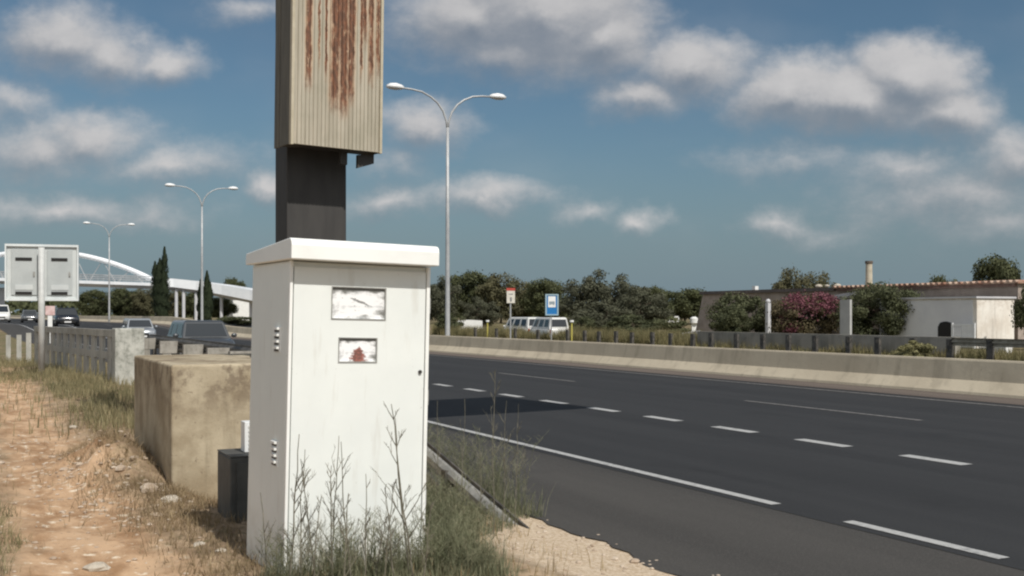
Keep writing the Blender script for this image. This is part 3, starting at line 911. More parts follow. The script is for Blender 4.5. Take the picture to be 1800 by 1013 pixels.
place(bushD, 1305, 70, 514, 2.5, 100, 3, 'dark green bush in front of the left part of the house', None)
place(bushD, 1285, 67, 535, 2.5, 66, 3, 'lower green bush at the left foot of the house wall', None, 1.0)
def plant_at(rt, x, D): X, Y = fr(x, D); rt.location = (X, Y, 0)
tb = make_tree('bush_tree', 'tree', 31, 3.6, 4.9, M['leaf_bush'], 24000, .07, .0, 80, .28, tr=.1, label='dense dark green tree in front of the annex and chimney')
plant_at(tb, 1550, 62)
bo = make_tree('bougainvillea', 'shrub', 33, 3.2, 5.2, M['leaf_boug'], 20000, .07, .0, 76, .27, tr=.07, label='bougainvillea bush with magenta flowers against the house')
plant_at(bo, 1415, 66)
rnd = random.Random(9); V_ = []; F_ = []
cl_ = [(rnd.uniform(-1.9, 2.0), rnd.uniform(-1.9, .4), rnd.uniform(1.9, 3.0) if rnd.random() < .8 else rnd.uniform(.8, 2)) for _ in range(30)]
for i in range(4200):
    c = cl_[rnd.randrange(30)]; sg = .22
    x = c[0] + rnd.gauss(0, sg); y = c[1] + rnd.gauss(0, sg); z = c[2] + rnd.gauss(0, sg * .8)
    lim = 1 - ((x / 2.55) ** 2 + (y / 2.3) ** 2)
    if lim < 0: continue
    z = min(z, 1.5 + 1.75 * math.sqrt(lim) + rnd.uniform(-.2, .1))
    p = Vector((x, y - .15, z)); s = rnd.uniform(.035, .08); nn = Vector((rnd.gauss(0, 1), rnd.gauss(0, 1) - .5, rnd.gauss(0, 1) + .4)).normalized(); a = nn.orthogonal().normalized(); c2 = nn.cross(a); k = len(V_)
    V_ += [p - a * s, p - c2 * s, p + a * s, p + c2 * s]; F_.append((k, k + 1, k + 2, k + 3))
b = MB(); b.add(V_, F_); b.build('blossom', M['petal'], bo)
plc = make_tree('grass_clump', 'plant', 41, 1.25, 2.0, M['leaf_pale'], 9000, .05, .0, 30, .3, trunk=False, label='pale yellow-green bush rising above the barrier before the annex')
X, Y = fr(1606, 40); plc.location = (X, Y, 0); 
plc.scale = (.72, .72, zat(598, 40) / 1.25 * 1.0)

# dry growth along the far verge
rnd = random.Random(17); b = MB(); V_ = []; F_ = []
for i in range(26000):
    if rnd.random() < .55: px = rnd.uniform(760, 1240)
    else: px = rnd.uniform(760, 1900)
    X_ = rnd.uniform(34.9, 37.5); Yq, Dq = yat(px, X_)
    if px > 1230: X_ = rnd.uniform(34.0, 34.5) if rnd.random() < .3 else X_
    cl = .5 + .5 * fbm(Yq * .35, X_ * .5, 3)
    h = max(.12, (.95 if px < 1240 else .5) * rnd.uniform(.3, 1.0) * (.5 + cl))
    a = rnd.uniform(0, 6.28); w = .022; dx, dy = math.cos(a), math.sin(a); le = h * rnd.uniform(-.4, .4); k = len(V_)
    V_ += [(X_ - dx * w, Yq - dy * w, 0), (X_ + dx * w, Yq + dy * w, 0), (X_ + le * dy, Yq + le * dx, h)]; F_.append((k, k + 1, k + 2))
b.add(V_, F_)
setp(b.build('verge_scrub', M['grass_olive']), 'dry brown scrub along the verge beyond the far carriageway', 'scrub', kind='stuff')
for (x, D, yt, w, lab) in ((1110, 78, 552, 90, 'low scrubby bush at the foot of the tree clump'), (1020, 80, 556, 50, 'small grey bush right of the right-hand marker post'), (1180, 84, 556, 56, 'low bush left of the leaning wall end'), (790, 92, 548, 46, 'small bush at the foot of the tall lamp')):
    place(lightE if x in (1180,) else bushD, x, D, yt, 2.5, w, 3, lab, None, x)

# ================================================================== signs and markers across the road
X, Y = fr(970, 73); rt = root('bus_stop_sign', (X, Y, 0), 'blue bus stop sign with a white pictogram square on a grey pole', 'sign')
def facing(rt): rt.rotation_euler = (0, 0, -R(8))
facing(rt)
zt, zb = zat(518, 73), zat(554, 73); hw = 11.5 * 73 / F
b = MB(); b.box(-hw, hw, 0, .06, zb, zt); b.build('panel', M['blue'], rt)
b = MB()
for (x0, x1, z0, z1) in ((-hw - .03, hw + .03, zt - .06, zt + .03), (-hw - .03, hw + .03, zb - .03, zb + .06), (-hw - .03, -hw + .07, zb + .06, zt - .06), (hw - .07, hw + .03, zb + .06, zt - .06)): b.box(x0, x1, -.03, -.004, z0, z1)
b.build('frame', mat('sign_edge', (.30, .42, .48), rough=.5), rt)
b = MB(); b.box(-.27, .27, -.012, -.003, zb + .52, zt - .12); b.build('white_square', M['white'], rt)
b = MB(); b.box(-.2, .2, -.02, -.014, zb + .73, zb + .92); b.box(-.17, -.1, -.02, -.014, zb + .68, zb + .73); b.box(.1, .17, -.02, -.014, zb + .68, zb + .73); b.build('pictogram', mat('pictogram', (.25, .3, .33), rough=.6), rt)
b = MB(); b.tube([(0, .1, 0), (0, .1, zt)], .045, 8); b.build('pole', M['lamp_grey'], rt)
X, Y = fr(898, 78.6); rt = root('route_sign', (X, Y, 0), 'white rectangular sign with a red top band on a thin grey pole', 'sign'); facing(rt)
zt, zb = zat(507, 78.6), zat(533, 78.6); hw = 7.5 * 78.6 / F
b = MB(); b.box(-hw, hw, 0, .05, zb, zt - .18); b.build('panel', mat('sign_cream', (.58, .55, .47), (.66, .63, .55), 4, .6), rt)
b = MB(); b.box(-hw - .02, hw + .02, -.005, .055, zt - .18, zt + .02); b.build('top_band', M['red'], rt)
b = MB(); b.box(-.07, .07, -.012, -.003, zb + .12, zb + .42); b.box(-.16, .16, -.012, -.003, zb + .62, zb + .68); b.build('pictogram', mat('sign_mark', (.2, .2, .2), rough=.6), rt)
b = MB(); b.tube([(0, .09, 0), (0, .09, zt)], .06, 8); b.build('pole', M['lamp_grey'], rt)
for x, lab in ((857, 'yellow marker post with a white head left of the parked vans'), (1005, 'yellow marker post with a white head right of the parked vans')):
    D = 34.9 / (ST + (x - 900) / F * CT); X, Y = fr(x, D)
    rt = root('marker_post', (X, Y, 0), lab, 'post', 'yellow marker posts with white heads')
    zt = zat(563, D)
    b = MB(); b.tube([(0, 0, 0), (0, 0, zt - .15)], .055, 8); b.build('stem', M['yellow'], rt)
    b = MB(); b.tube([(0, 0, zt - .17), (0, 0, zt - .12), (0, 0, zt)], [.06, .14, .13], 10); b.build('head', M['white'], rt)
# low white wall and trailer in the trees
X, Y = fr(824, 98); rt = root('garden_wall', (X, Y, 0), 'low bright white wall among trees right of the tall lamp', 'wall')
b = MB(); rings = []
for k in range(9):
    t = k / 8; px = 800 + 48 * t; q = P3(px, 98, 564 - 1.5 * math.sin(3.1 * t) + (3 if k == 0 else 0)); rings.append([(q.x, q.y, 0), (q.x, q.y, q.z), (q.x + .1, q.y + .25, q.z), (q.x + .1, q.y + .25, 0)])
b.loft(rings); wpart(b, 'wall', M['white'], rt)
X, Y = fr(1187, 100); rt = root('site_trailer', (X, Y, 0), 'small white flatbed trailer with a raised frame between clump and house', 'trailer')
z0, z1 = zat(575, 100), zat(556, 100)
b = MB(); b.box(-1.1, .1, -.5, .5, z0 + .45, z0 + .62); b.box(-1.1, -.98, -.5, -.42, z0 + .6, z1); b.box(.0, .1, -.5, -.42, z0 + .6, z1); b.box(-1.1, .1, -.5, -.4, z1 - .12, z1); b.build('bed', M['white'], rt)
for s in (-.8, -.25): b = MB(); b.tube([(s, -.55, .3), (s, -.4, .3)], .3, 14); b.build('wheel', M['black'], rt)
q0, q1 = P3(1186, 82, 588), P3(1232, 80, 581)
b = MB(); b.loft([[(q.x, q.y, 0), (q.x, q.y, q.z), (q.x + .2, q.y + .4, q.z), (q.x + .2, q.y + .4, 0)] for q in (q0, q1)])
setp(b.build('sloping_wall', M['bluewhite']), 'pale sloping low wall leading up to the left end of the house', 'wall')
X, Y = fr(1220, 96)
b = MB(); b.tube([(X, Y, .95), (X, Y, 1.0), (X, Y, zat(560, 96)), (X, Y, zat(557, 96))], [.2, .36, .36, .15], 14); b.box(X - .25, X + .25, Y - .05, Y + .05, 0, 1.0)
setp(b.build('water_tank', M['white']), 'small white tank beside the left end of the house', 'tank')
q = P3(1732, 33, 622)
b = MB(); b.loft([[(37 + dx, yq, .1), (37 + dx, yq, .62), (37.4 + dx, yq, .62), (37.4 + dx, yq, .1)] for dx, yq in ((0, yat(1768, 37)[0]), (0, yat(1748, 37)[0]))])
setp(b.build('white_block', M['white']), 'small white block lying under the guardrail at the right', 'block')

# ================================================================== vehicles
def make_vehicle(name, cat, label, L, Wd, H, belt, hood, ground=.2, hf=.26, rf=.0, wsl=.42, rsl=.3, paint=None, group=None, van=False, mirrors=True, backlit=False):
    """front at +y; hf = hood share of the length, rf = boot share"""
    rt = root(name, (0, 0, 0), label, cat, group)
    hw = Wd / 2; y1 = L / 2; y0 = -L / 2
    yb_f = y1 - hf * L; yb_r = y0 + rf * L
    st = [(y0, .80, ground + .22, belt * .93), (y0 + .08, .93, ground + .06, belt * .99), (y0 + .35, 1, ground, belt), (yb_r + .6, 1, ground, belt), (yb_f - .2, 1, ground, belt), (yb_f + .15, 1, ground, belt * .985),
          (y1 - .45, .97, ground, hood), (y1 - .14, .90, ground + .05, hood * .93), (y1, .76, ground + .16, hood * .78)]
    b = MB(); rings = []
    for y, w, zb, zt in st:
        w *= hw
        rings.append([(-w * .9, y, zb), (-w, y, zb + .14), (-w, y, (zb + zt) / 2), (-w * .985, y, zt - .12), (-w * .90, y, zt - .02), (-w * .5, y, zt + .015), (w * .5, y, zt + .015), (w * .90, y, zt - .02), (w * .985, y, zt - .12), (w, y, (zb + zt) / 2), (w, y, zb + .14), (w * .9, y, zb)])
    b.loft(rings)
    bd = b.build('body', paint, rt, smooth=True, bevel=.0)
    bd.data.polygons.foreach_set('use_smooth', [True] * len(bd.data.polygons))
    # cabin
    wb, wt_ = hw * .93, hw * .76
    fb_, ft = yb_f + .1, yb_f - wsl * (H - belt) * 1.6
    rb, rt_y = yb_r + .05, yb_r + .05 + rsl * (H - belt)
    zr = H
    base = [(-wb, rb), (wb, rb), (wb, fb_), (-wb, fb_)]
    top = [(-wt_, rt_y), (wt_, rt_y), (wt_, ft), (-wt_, ft)]
    b = MB(); zb_ = belt - .06
    r0 = [(x, y, zb_) for x, y in base]; r1 = [(x, y, zr - .07) for x, y in top]; r2 = [(x * .9, y + (.1 if i < 2 else -.12), zr) for i, (x, y) in enumerate(top)]
    b.loft([r0, r1, r2]); b.build('cabin', paint, rt, bevel=.03, smooth=False)
    def on(face, u0, u1, v0, v1, out=.012):
        (ax_, ay), (bx, by) = face[0], face[1]; (cx, cy), (dx, dy) = face[2], face[3]
        def pt(u, v): return Vector((ax_ + (bx - ax_) * u + ((cx + (dx - cx) * u) - (ax_ + (bx - ax_) * u)) * v, ay + (by - ay) * u + ((cy + (dy - cy) * u) - (ay + (by - ay) * u)) * v, zb_ + (zr - .07 - zb_) * v))
        ps = [pt(u0, v0), pt(u1, v0), pt(u1, v1), pt(u0, v1)]
        nn = (ps[1] - ps[0]).cross(ps[3] - ps[0]).normalized()
        c = Vector((0, (rb + fb_) / 2, belt)); 
        if nn.dot(ps[0] - c) < 0: nn = -nn
        b = MB(); b.loft([[p - nn * .03 for p in ps], [p + nn * out for p in ps]]); return b
    F_f = (base[3], base[2], top[3], top[2]); F_r = (base[0], base[1], top[0], top[1])
    on(F_f, .06, .94, .16, .93).build('windscreen', M['glass'], rt)
    on(F_r, .08, .92, .22, .9).build('rear_window', M['glass'], rt)
    cuts = ((.08, .30), (.38, .62), (.70, .92)) if van else ((.05, .2), (.24, .56), (.60, .95))
    for side in (0, 1):
        Fs = (base[0], base[3], top[0], top[3]) if side == 0 else (base[1], base[2], top[1], top[2])
        for (u0, u1) in cuts: on(Fs, u0, u1, .2, .88).build('side_window', M['glass'], rt)
    for sy in (y0 + .17 * L, y1 - .17 * L):
        for sx in (-1, 1):
            b = MB(); rW = .31
            b.tube([(sx * (hw - .2), sy, rW), (sx * (hw + .01), sy, rW)], rW, 20); w = b.build('wheel', M['black'], rt)
            b = MB(); b.tube([(sx * (hw + .005), sy, rW), (sx * (hw + .022), sy, rW)], rW * .62, 16); b.build('rim', M['chrome'], w)
    for sx in (-1, 1):
        xx = sx * hw * .62
        b = MB(); b.ball((xx, y1 - .09, hood * .74), .14, 10, 6, (1.25, .55, .6)); b.build('headlight', M['headlight'], rt, smooth=True)
        b = MB(); b.box(sx * hw * .80 - .06, sx * hw * .80 + .06, y0 - .015, y0 + .1, belt * .62, belt * .9); b.build('tail_light', M['taillight'], rt)
        if mirrors:
            b = MB(); b.ball((sx * (hw + .1), yb_f - .18, belt + .06), .12, 8, 5, (.9, .5, .65)); b.build('mirror', paint, rt, smooth=True)
    b = MB(); b.box(-hw * .42, hw * .42, y1 - .06, y1 + .012, hood * .5, hood * .66); b.build('grille', M['dark'], rt)
    b = MB(); b.box(-hw * .62, hw * .62, y1 - .06, y1 + .016, ground + .12, ground + .24); b.build('air_intake', M['dark'], rt)
    b = MB(); b.box(-.26, .26, y1 - .03, y1 + .03, hood * .38, hood * .38 + .11); b.build('number_plate', M['plate'], rt)
    b = MB(); b.box(-.26, .26, y0 - .03, y0 + .03, belt * .55, belt * .55 + .11); b.build('number_plate', M['plate'], rt)
    b = MB(); b.box(-hw * .85, hw * .85, y0 - .05, y0 + .12, ground + .18, ground + .38); b.build('bumper', M['black'], rt)
    return rt


def drive(v, X, Y, back=True, z=None, rz=0):
    v.location = (X, Y, (rise(Y) if z is None else z) + .003); v.rotation_euler = (0, 0, (math.pi if back else 0) + rz)


def lane(x, D): X, Y = fr(x, D); return X, Y


v = make_vehicle('car', 'car', 'dark grey car approaching right behind the guardrail and tan block, nearest of the cars', 4.4, 1.84, 1.54, .95, .88, paint=M['paint_mid'], hf=.24)
drive(v, *lane(352, 39.5))
v = make_vehicle('car', 'car', 'silver car following the nearest dark grey one, half hidden by the concrete pillar', 4.2, 1.8, 1.5, .92, .85, paint=M['paint_silver'])
drive(v, *lane(243, 70))
v = make_vehicle('car', 'car', 'dark car with headlights approaching just right of the twin-panel sign', 4.3, 1.85, 1.55, .95, .88, paint=M['paint_dark'])
drive(v, *lane(116, 90), z=.76)
v = make_vehicle('car', 'car', 'dark distant car seen under the left half of the twin-panel sign', 4.3, 1.8, 1.5, .92, .85, paint=M['paint_grey'])
drive(v, *lane(52, 128))
v = make_vehicle('van', 'van', 'white van with a dark windscreen at the far left edge', 4.8, 1.95, 2.1, 1.15, 1.05, hf=.16, paint=M['paint_white'])
drive(v, *lane(2, 130))
v1 = make_vehicle('parked_van', 'van', 'left of the two white vans parked under the road signs', 3.9, 1.62, 1.8, 1.05, .95, paint=M['paint_white'], hf=.16, rsl=.15, wsl=.35, van=True, group='white vans parked across the road')
drive(v1, *lane(918, 83), back=False, z=-.25, rz=R(6))
v2 = copy_tree(v1); relabel(v2, 'right of the two white vans, parked under the blue bus stop sign')
drive(v2, *lane(964, 76.5), back=False, z=-.25, rz=R(-5))

# ================================================================== left roadside: twin-panel sign, parapet, pillar
D = 30.0; X, Y = fr(74, D); z0 = G(X, Y)
rt = root('message_sign', (X, Y, z0 - .05), 'pale grey twin-panel electronic sign seen from behind on a single pole', 'sign')
rt.rotation_euler = (0, 0, -TH - R(-19))
zc = lambda y: zat(y, D) - z0 + .05
b = MB(); b.tube([(0, -.19, 0), (0, -.19, zc(436))], .085, 14); b.build('pole', mat('sign_pole', (.44, .45, .44), (.54, .55, .53), 3, .5), rt, smooth=True)
hw = 57 * D / F
pg = mat('sign_shell_grey', (.50, .53, .53), (.58, .61, .60), 1.5, .55); pd_ = mat('sign_door_grey', (.40, .43, .43), (.46, .49, .485), 1.5, .55)
for s in (-1, 1):
    x0, x1 = (-hw, -.012) if s < 0 else (.012, hw)
    b = MB(); b.box(x0, x1, 0, .22, zc(526), zc(432)); box_ = b.build('sign_cabinet', pg, rt, bevel=.02)
    xa, xb = x0 + .12, x1 - .12
    b = MB(); b.box(xa, xb, -.03, .0, zc(519), zc(439)); dr = b.build('door', pd_, rt, bevel=.006)
    for (ya_, yb_) in ((459, 453.5), (518.5, 513)):
        b = MB(); b.box((xa + xb) / 2 - .22, (xa + xb) / 2 + .20, -.042, -.031, zc(ya_), zc(yb_)); b.build('vent_slot', M['dark'], dr)
    b = MB(); b.box(xa + .1, xb - .1, -.045, -.031, zc(510), zc(501)); b.build('lower_plate', pg, dr)
    b = MB(); b.box(xb - .09, xb - .05, -.06, -.031, zc(486), zc(478)); b.build('handle', M['galv'], dr)
b = MB()
for z0_, z1_ in ((zc(434), zc(430)), (zc(529), zc(525))): b.box(-hw - .04, hw + .04, -.06, .26, z0_, z1_)
b.box(-hw - .04, -hw, -.06, .26, zc(525), zc(434)); b.box(hw, hw + .04, -.06, .26, zc(525), zc(434))
b.build('frame', mat('sign_frame', (.62, .66, .66), (.7, .74, .74), 2, .5), rt)

# openwork concrete parapet
A = Vector((3.18, 28.3)); B = Vector((1.72, 39.6)); dv = B - A; Ln = dv.length; dv.normalize(); pv = Vector((dv.y, -dv.x))
rt = root('concrete_parapet', (A.x, A.y, 0), 'grey precast concrete parapet with two rows of openings, leading to the pillar', 'parapet')
def pb(t0, t1, z0, z1, s0=0, s1=.07):
    b = MB(); c = [A + dv * t0 + pv * s0, A + dv * t1 + pv * s0, A + dv * t1 + pv * s1, A + dv * t0 + pv * s1]
    b.loft([[(p.x, p.y, z0) for p in c], [(p.x, p.y, z1) for p in c]]); return b
zt = 1.37
wpart(pb(0, Ln, zt - .18, zt, -.02, .10), 'top_rail', M['balus'], rt)
wpart(pb(0, Ln, .62, .80), 'middle_rail', M['balus'], rt)
wpart(pb(0, Ln, -.1, .12, -.02, .10), 'base', M['balus'], rt)
k = 0; t = 0.0
while t < Ln:
    wpart(pb(t, min(t + .42, Ln), .12, .62), 'lower_bar', M['balus'], rt); wpart(pb(t, min(t + .42, Ln), .80, zt - .18), 'upper_bar', M['balus'], rt); t += .92
px_, py_ = A.x + .12, A.y - .35
b = MB(); b.box(px_ - .32, px_ + .36, py_ - .33, py_ + .33, -.1, 1.42)
setp(b.build('concrete_pillar', M['pillar'], bevel=.02), 'pale stained concrete pillar at the end of the openwork parapet', 'pillar')
# short posts continuing past the parapet
rt = root('broken_guardrail', (1.3, 43, 0), 'short grey guardrail posts continuing left of the parapet', 'guardrail')
for i in range(7):
    q = B + dv * (1.2 + i * 1.7) + Vector((-.03 * i * i, 0)); b = MB(); z = G(q.x, q.y); b.box(q.x - .06, q.x + .1, q.y - .06, q.y + .06, z - .05, z + 1.05 - .05 * i); wpart(b, 'post', M['balus'], rt)
# marker with faded red board
X, Y = fr(88, 66); rt = root('marker_sign', (X, Y, 0), 'white post with a faded pink board behind the parapet beside the sign pole', 'sign')
b = MB(); b.box(-.13, .13, 0, .05, 0, 1.75); b.build('post', M['white'], rt)
b = MB(); b.box(-.27, .27, -.03, .0, 1.72, 2.28); b.build('board', M['pink'], rt)

# ================================================================== near guardrail
GX = 4.07
def gz(Y): return -0.02 + (Y - 7.85) * .212 if Y < 13.6 else 1.22
rt = root('guardrail', (GX, 10, 0), 'weathered steel guardrail sloping down into the weeds beside the cabinet', 'guardrail')
pts = [(GX, q, gz(q)) for q in (7.7, 8.5, 9.5, 10.5, 11.5, 12.5, 13.3, 13.7)] + [(GX, q, 1.22) for q in (14.5, 18, 22, 26, 29.5)]
b = MB(); wbeam(b, pts[:8], side=1, h=.36); wpart(b, 'rail', M['galv'], rt, label='pale sloping end of the rail')
b = MB(); wbeam(b, pts[7:], side=1); wpart(b, 'rail', M['galv_dark'], rt)  # straight run in darker metal: shade of its near side painted in
b = MB()
b.loft([[(GX + a, p[1], p[2] + z) for a, z in ((-.028, .022), (-.008, .022), (-.008, -.03), (-.028, -.03))] for p in pts]); wpart(b, 'top_strip', M['galv_dark'], rt)
# lower second rail of the sloping end
pts2 = [(GX + .02, q, gz(q) - .36) for q in (9.3, 10.5, 11.5, 12.5)]
b = MB(); b.loft([[(p[0] + a, p[1], p[2] + z) for a, z in ((-.03, .06), (.03, .06), (.03, -.06), (-.03, -.06))] for p in pts2]); wpart(b, 'lower_rail', M['galv'], rt)
for q in (9.5, 11.4, 13.4):
    b = MB(); b.box(GX - .10, GX - .03, q - .05, q + .05, -.1, gz(q) - .05); wpart(b, 'post', M['galv_dark'], rt)
for px in (437, 395, 350, 306, 268, 246):
    Yq, _ = yat(px, GX - .15)
    b = MB(); b.box(GX - .14, GX - .06, Yq - .07, Yq + .07, 0, 1.05); po = wpart(b, 'post', M['galv_dark'], rt)
    b = MB(); b.box(GX - .46, GX - .08, Yq - .08, Yq + .08, .90, 1.17); wpart(b, 'spacer', M['spacer'], rt)
    b = MB(); b.box(GX - .40, GX - .22, Yq - .07, Yq + .07, .1, .90); wpart(b, 'spacer_leg', M['spacer'], rt)

# ================================================================== concrete block
b = MB(); nb = 14
b.box(1.62, 3.9, 10.42, 13.1, -.3, 1.29)
blk = b.build('concrete_block', M['block'], bevel=.025)
setp(blk, 'large tan concrete foundation block with dark lichen stains behind the cabinet', 'concrete block')

# ================================================================== gantry post with rusty box
RZ = R(7)
ux = Vector((math.cos(RZ), math.sin(RZ), 0)); uy = Vector((-math.sin(RZ), math.cos(RZ), 0))
C0 = Vector((2.83, 10.76, 3.49))


def m_rust():
    m = bpy.data.materials.new('rust_streaked_cladding'); m.use_nodes = True
    t = m.node_tree; n = NT(t); bs = t.nodes['Principled BSDF']
    bs.inputs['Roughness'].default_value = 0.75; bs.inputs['Specular IOR Level'].default_value = 0.3
    o = n.n('ShaderNodeTexCoord').outputs['Object']
    x, y, z = n.sep(o)
    base = n.mix(n.step(n.noise(n.v('MULTIPLY', o, (1, 1, .05)), 16, 5, .65), .36, .64), (.36, .325, .255), (.45, .41, .33))
    base = n.mix(n.step(n.noise(n.v('MULTIPLY', o, (1, 1, .09)), 34, 4, .6), .58, .74), base, (.50, .43, .335))
    base = n.mix(n.m('MULTIPLY', n.step(n.noise(o, 2.2, 4, .6), .45, .7), .45), base, (.30, .28, .21))
    wob = n.m('MULTIPLY_ADD', n.noise(n.v('MULTIPLY', o, (1.6, .2, 1)), 5.0, 5, .7), .07, -.035)
    wob2 = n.noise(n.v('MULTIPLY', o, (3, 3, 1)), 9, 4, .7)
    acc = None; halo = None
    S = [(.185, .022, .62), (.30, .006, .85), (.375, .008, .72), (.475, .036, .42), (.52, .018, .95), (.575, .034, .36), (.655, .026, .50), (.675, .02, .85), (.77, .009, .78), (.80, .02, 1.15), (.885, .020, .75), (.965, .014, .85), (.53, .05, 1.12)]
    for (xc, w, zend) in S:
        d = n.m('ABSOLUTE', n.m('SUBTRACT', n.m('ADD', x, wob), xc))
        zz_ = n.step(n.m('MULTIPLY_ADD', wob2, .45, z), zend + .1, zend + .42)
        ww = n.m('MULTIPLY', n.m('MULTIPLY_ADD', wob2, 2.0, .2), w)
        f = n.m('MULTIPLY', n.step(n.m('DIVIDE', d, ww), .5, 1.5, 1.0, 0.0), zz_)
        acc = f if acc is None else n.m('MAXIMUM', acc, f)
        h = n.m('MULTIPLY', n.step(n.m('DIVIDE', d, w * 2.4), .3, 1.2, 1.0, 0.0), n.step(z, zend - .12, zend + .2))
        halo = h if halo is None else n.m('MAXIMUM', halo, h)
    c = n.mix(n.m('MULTIPLY', halo, .7), base, (.52, .33, .20))
    rc = n.mix(n.step(n.noise(n.v('MULTIPLY', o, (1, 1, .4)), 28, 4, .6), .4, .65), (.085, .038, .025), (.21, .085, .045))
    brk = n.step(n.noise(n.v('MULTIPLY', o, (2.2, 2.2, .8)), 9, 4, .65), .30, .44)
    c = n.mix(n.m('MULTIPLY', acc, n.m('MULTIPLY', brk, .92)), c, rc)
    n.put(bs.inputs['Base Color'], c)
    b_ = n.n('ShaderNodeBump'); b_.inputs['Distance'].default_value = .004
    n.put(b_.inputs['Height'], n.noise(n.v('MULTIPLY', o, (1, 1, .2)), 22, 5, .6)); t.links.new(b_.outputs[0], bs.inputs['Normal'])
    return m


M['rust'] = m_rust()
M['clad_side'] = mat('cladding_side_shaded', (.09, .085, .07), (.13, .122, .10), 6, .75, stretch=(3, 3, .3))  # far darker than the front: side shade put into the cladding colour
gpo = C0 + ux * .49 + uy * (.45 + .20)
gp = root('gantry_post', (gpo.x, gpo.y, 1.29), 'thick dark grey sign gantry post standing on the concrete block behind the cabinet', 'post')
gp.rotation_euler = (0, 0, RZ)
b = MB(); b.box(-.34, .34, -.18, .16, 0, 11.6); b.build('post', M['post_dark'], gp, bevel=.012)
b = MB(); b.box(-.5, .5, -.45, .5, -.0, .04); b.build('base_plate', M['galv_dark'], gp)
M2 = gp.rotation_euler.to_matrix().to_4x4()
for z in (6.2, 8.2):
    b = MB(); b.box(.36, 7.85, -.14, .14, z, z + .35); b.build('arm', M['post_dark'], gp)
b = MB(); b.box(2.6, 7.9, -.42, -.16, 5.35, 9.0); b.build('sign_panel', M['galv_dark'], gp)

bx = root('rusty_box', tuple(C0), 'tall ribbed metal box streaked with rust, mounted on the gantry post', 'metal box')
bx.rotation_euler = (0, R(.8), RZ)
Wb, Db, Hb = 1.02, .45, 2.9
b = MB(); rb = 22; pr = []
for k in range(rb):
    x0 = .03 + (Wb - .06) * k / rb; dx = (Wb - .06) / rb
    pr += [(x0, 0), (x0 + dx * .62, 0), (x0 + dx * .70, .010), (x0 + dx * .92, .010)]
pr += [(Wb - .03, 0), (Wb - .03, .03), (.03, .03)]
b.prism(pr, 'z', .0, Hb); b.build('ribbed_front', M['rust'], bx)
b = MB(); b.box(0, .029, -.012, .04, -.01, Hb); b.box(Wb - .029, Wb, -.012, .04, -.01, Hb); b.build('corner_trim', mat('trim_tan', (.42, .37, .27), (.5, .45, .34), 5, .7), bx)
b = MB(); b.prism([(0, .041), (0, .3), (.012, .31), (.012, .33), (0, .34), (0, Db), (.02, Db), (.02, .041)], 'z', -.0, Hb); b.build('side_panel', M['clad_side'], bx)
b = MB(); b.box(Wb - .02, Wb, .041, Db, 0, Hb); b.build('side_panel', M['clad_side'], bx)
b = MB(); b.box(.02, Wb - .02, .032, Db, .03, .05); b.build('underside', M['post_dark'], bx)
b = MB(); b.prism([(.80, -.03), (.99, -.01), (.99, -.105), (.92, -.13), (.80, -.17)], 'y', .12, .16); b.build('hanging_flap', M['post_dark'], bx)
b = MB(); b.box(.62, .70, .16, .2, -.14, -.0); b.build('bracket', M['post_dark'], bx)
b = MB(); b.box(.02, Wb - .02, .04, Db, Hb - .02, Hb); b.build('top_panel', M['post_dark'], bx)

# ================================================================== the white cabinet
def m_cabinet():
    m = bpy.data.materials.new('cabinet_white'); m.use_nodes = True
    t = m.node_tree; n = NT(t); bs = t.nodes['Principled BSDF']
    bs.inputs['Roughness'].default_value = .5
    o = n.n('ShaderNodeTexCoord').outputs['Object']; z = n.sep(o)[2]
    c = n.mix(n.step(n.noise(o, 2.0, 5, .6), .35, .7), (.73, .76, .735), (.775, .805, .775))
    c = n.mix(n.m('MULTIPLY', n.step(n.noise(n.v('MULTIPLY', o, (1, 1, .15)), 14, 4, .6), .56, .75), .34), c, (.52, .50, .44))
    low = n.m('MULTIPLY', n.step(z, -.05, .34, 1.0, 0.0), n.step(n.noise(o, 6, 5, .7), .3, .7))
    c = n.mix(n.m('MULTIPLY', low, .5), c, (.38, .33, .24))
    ch = n.step(n.noise(o, 40, 3, .6), .72, .76)
    c = n.mix(n.m('MULTIPLY', ch, .5), c, (.3, .27, .22))
    n.put(bs.inputs['Base Color'], c)
    b_ = n.n('ShaderNodeBump'); b_.inputs['Distance'].default_value = .004; n.put(b_.inputs['Height'], n.noise(o, 1.6, 2, .5)); t.links.new(b_.outputs[0], bs.inputs['Normal'])
    return m


M['cab'] = m_cabinet()
M['cab_lid'] = mat('cabinet_lid', (.80, .81, .78), (.86, .87, .84), 3, .45)
M['cab_side'] = mat('cabinet_side', (.66, .67, .66), (.72, .73, .72), 2, .55)
CW, CD, CH = .945, .765, 1.82
CZ = .24
cb = root('utility_cabinet', (1.665, 6.52, CZ), 'tall white roadside utility cabinet with two taped-over windows, standing in weeds', 'utility cabinet')
cb.rotation_euler = (0, R(1.35), math.atan2(.064, .998))
t_ = .025
b = MB(); b.box(0, CW, .004, CD, -.34, CH + .03); body = b.build('body', M['cab'], cb, bevel=.012)
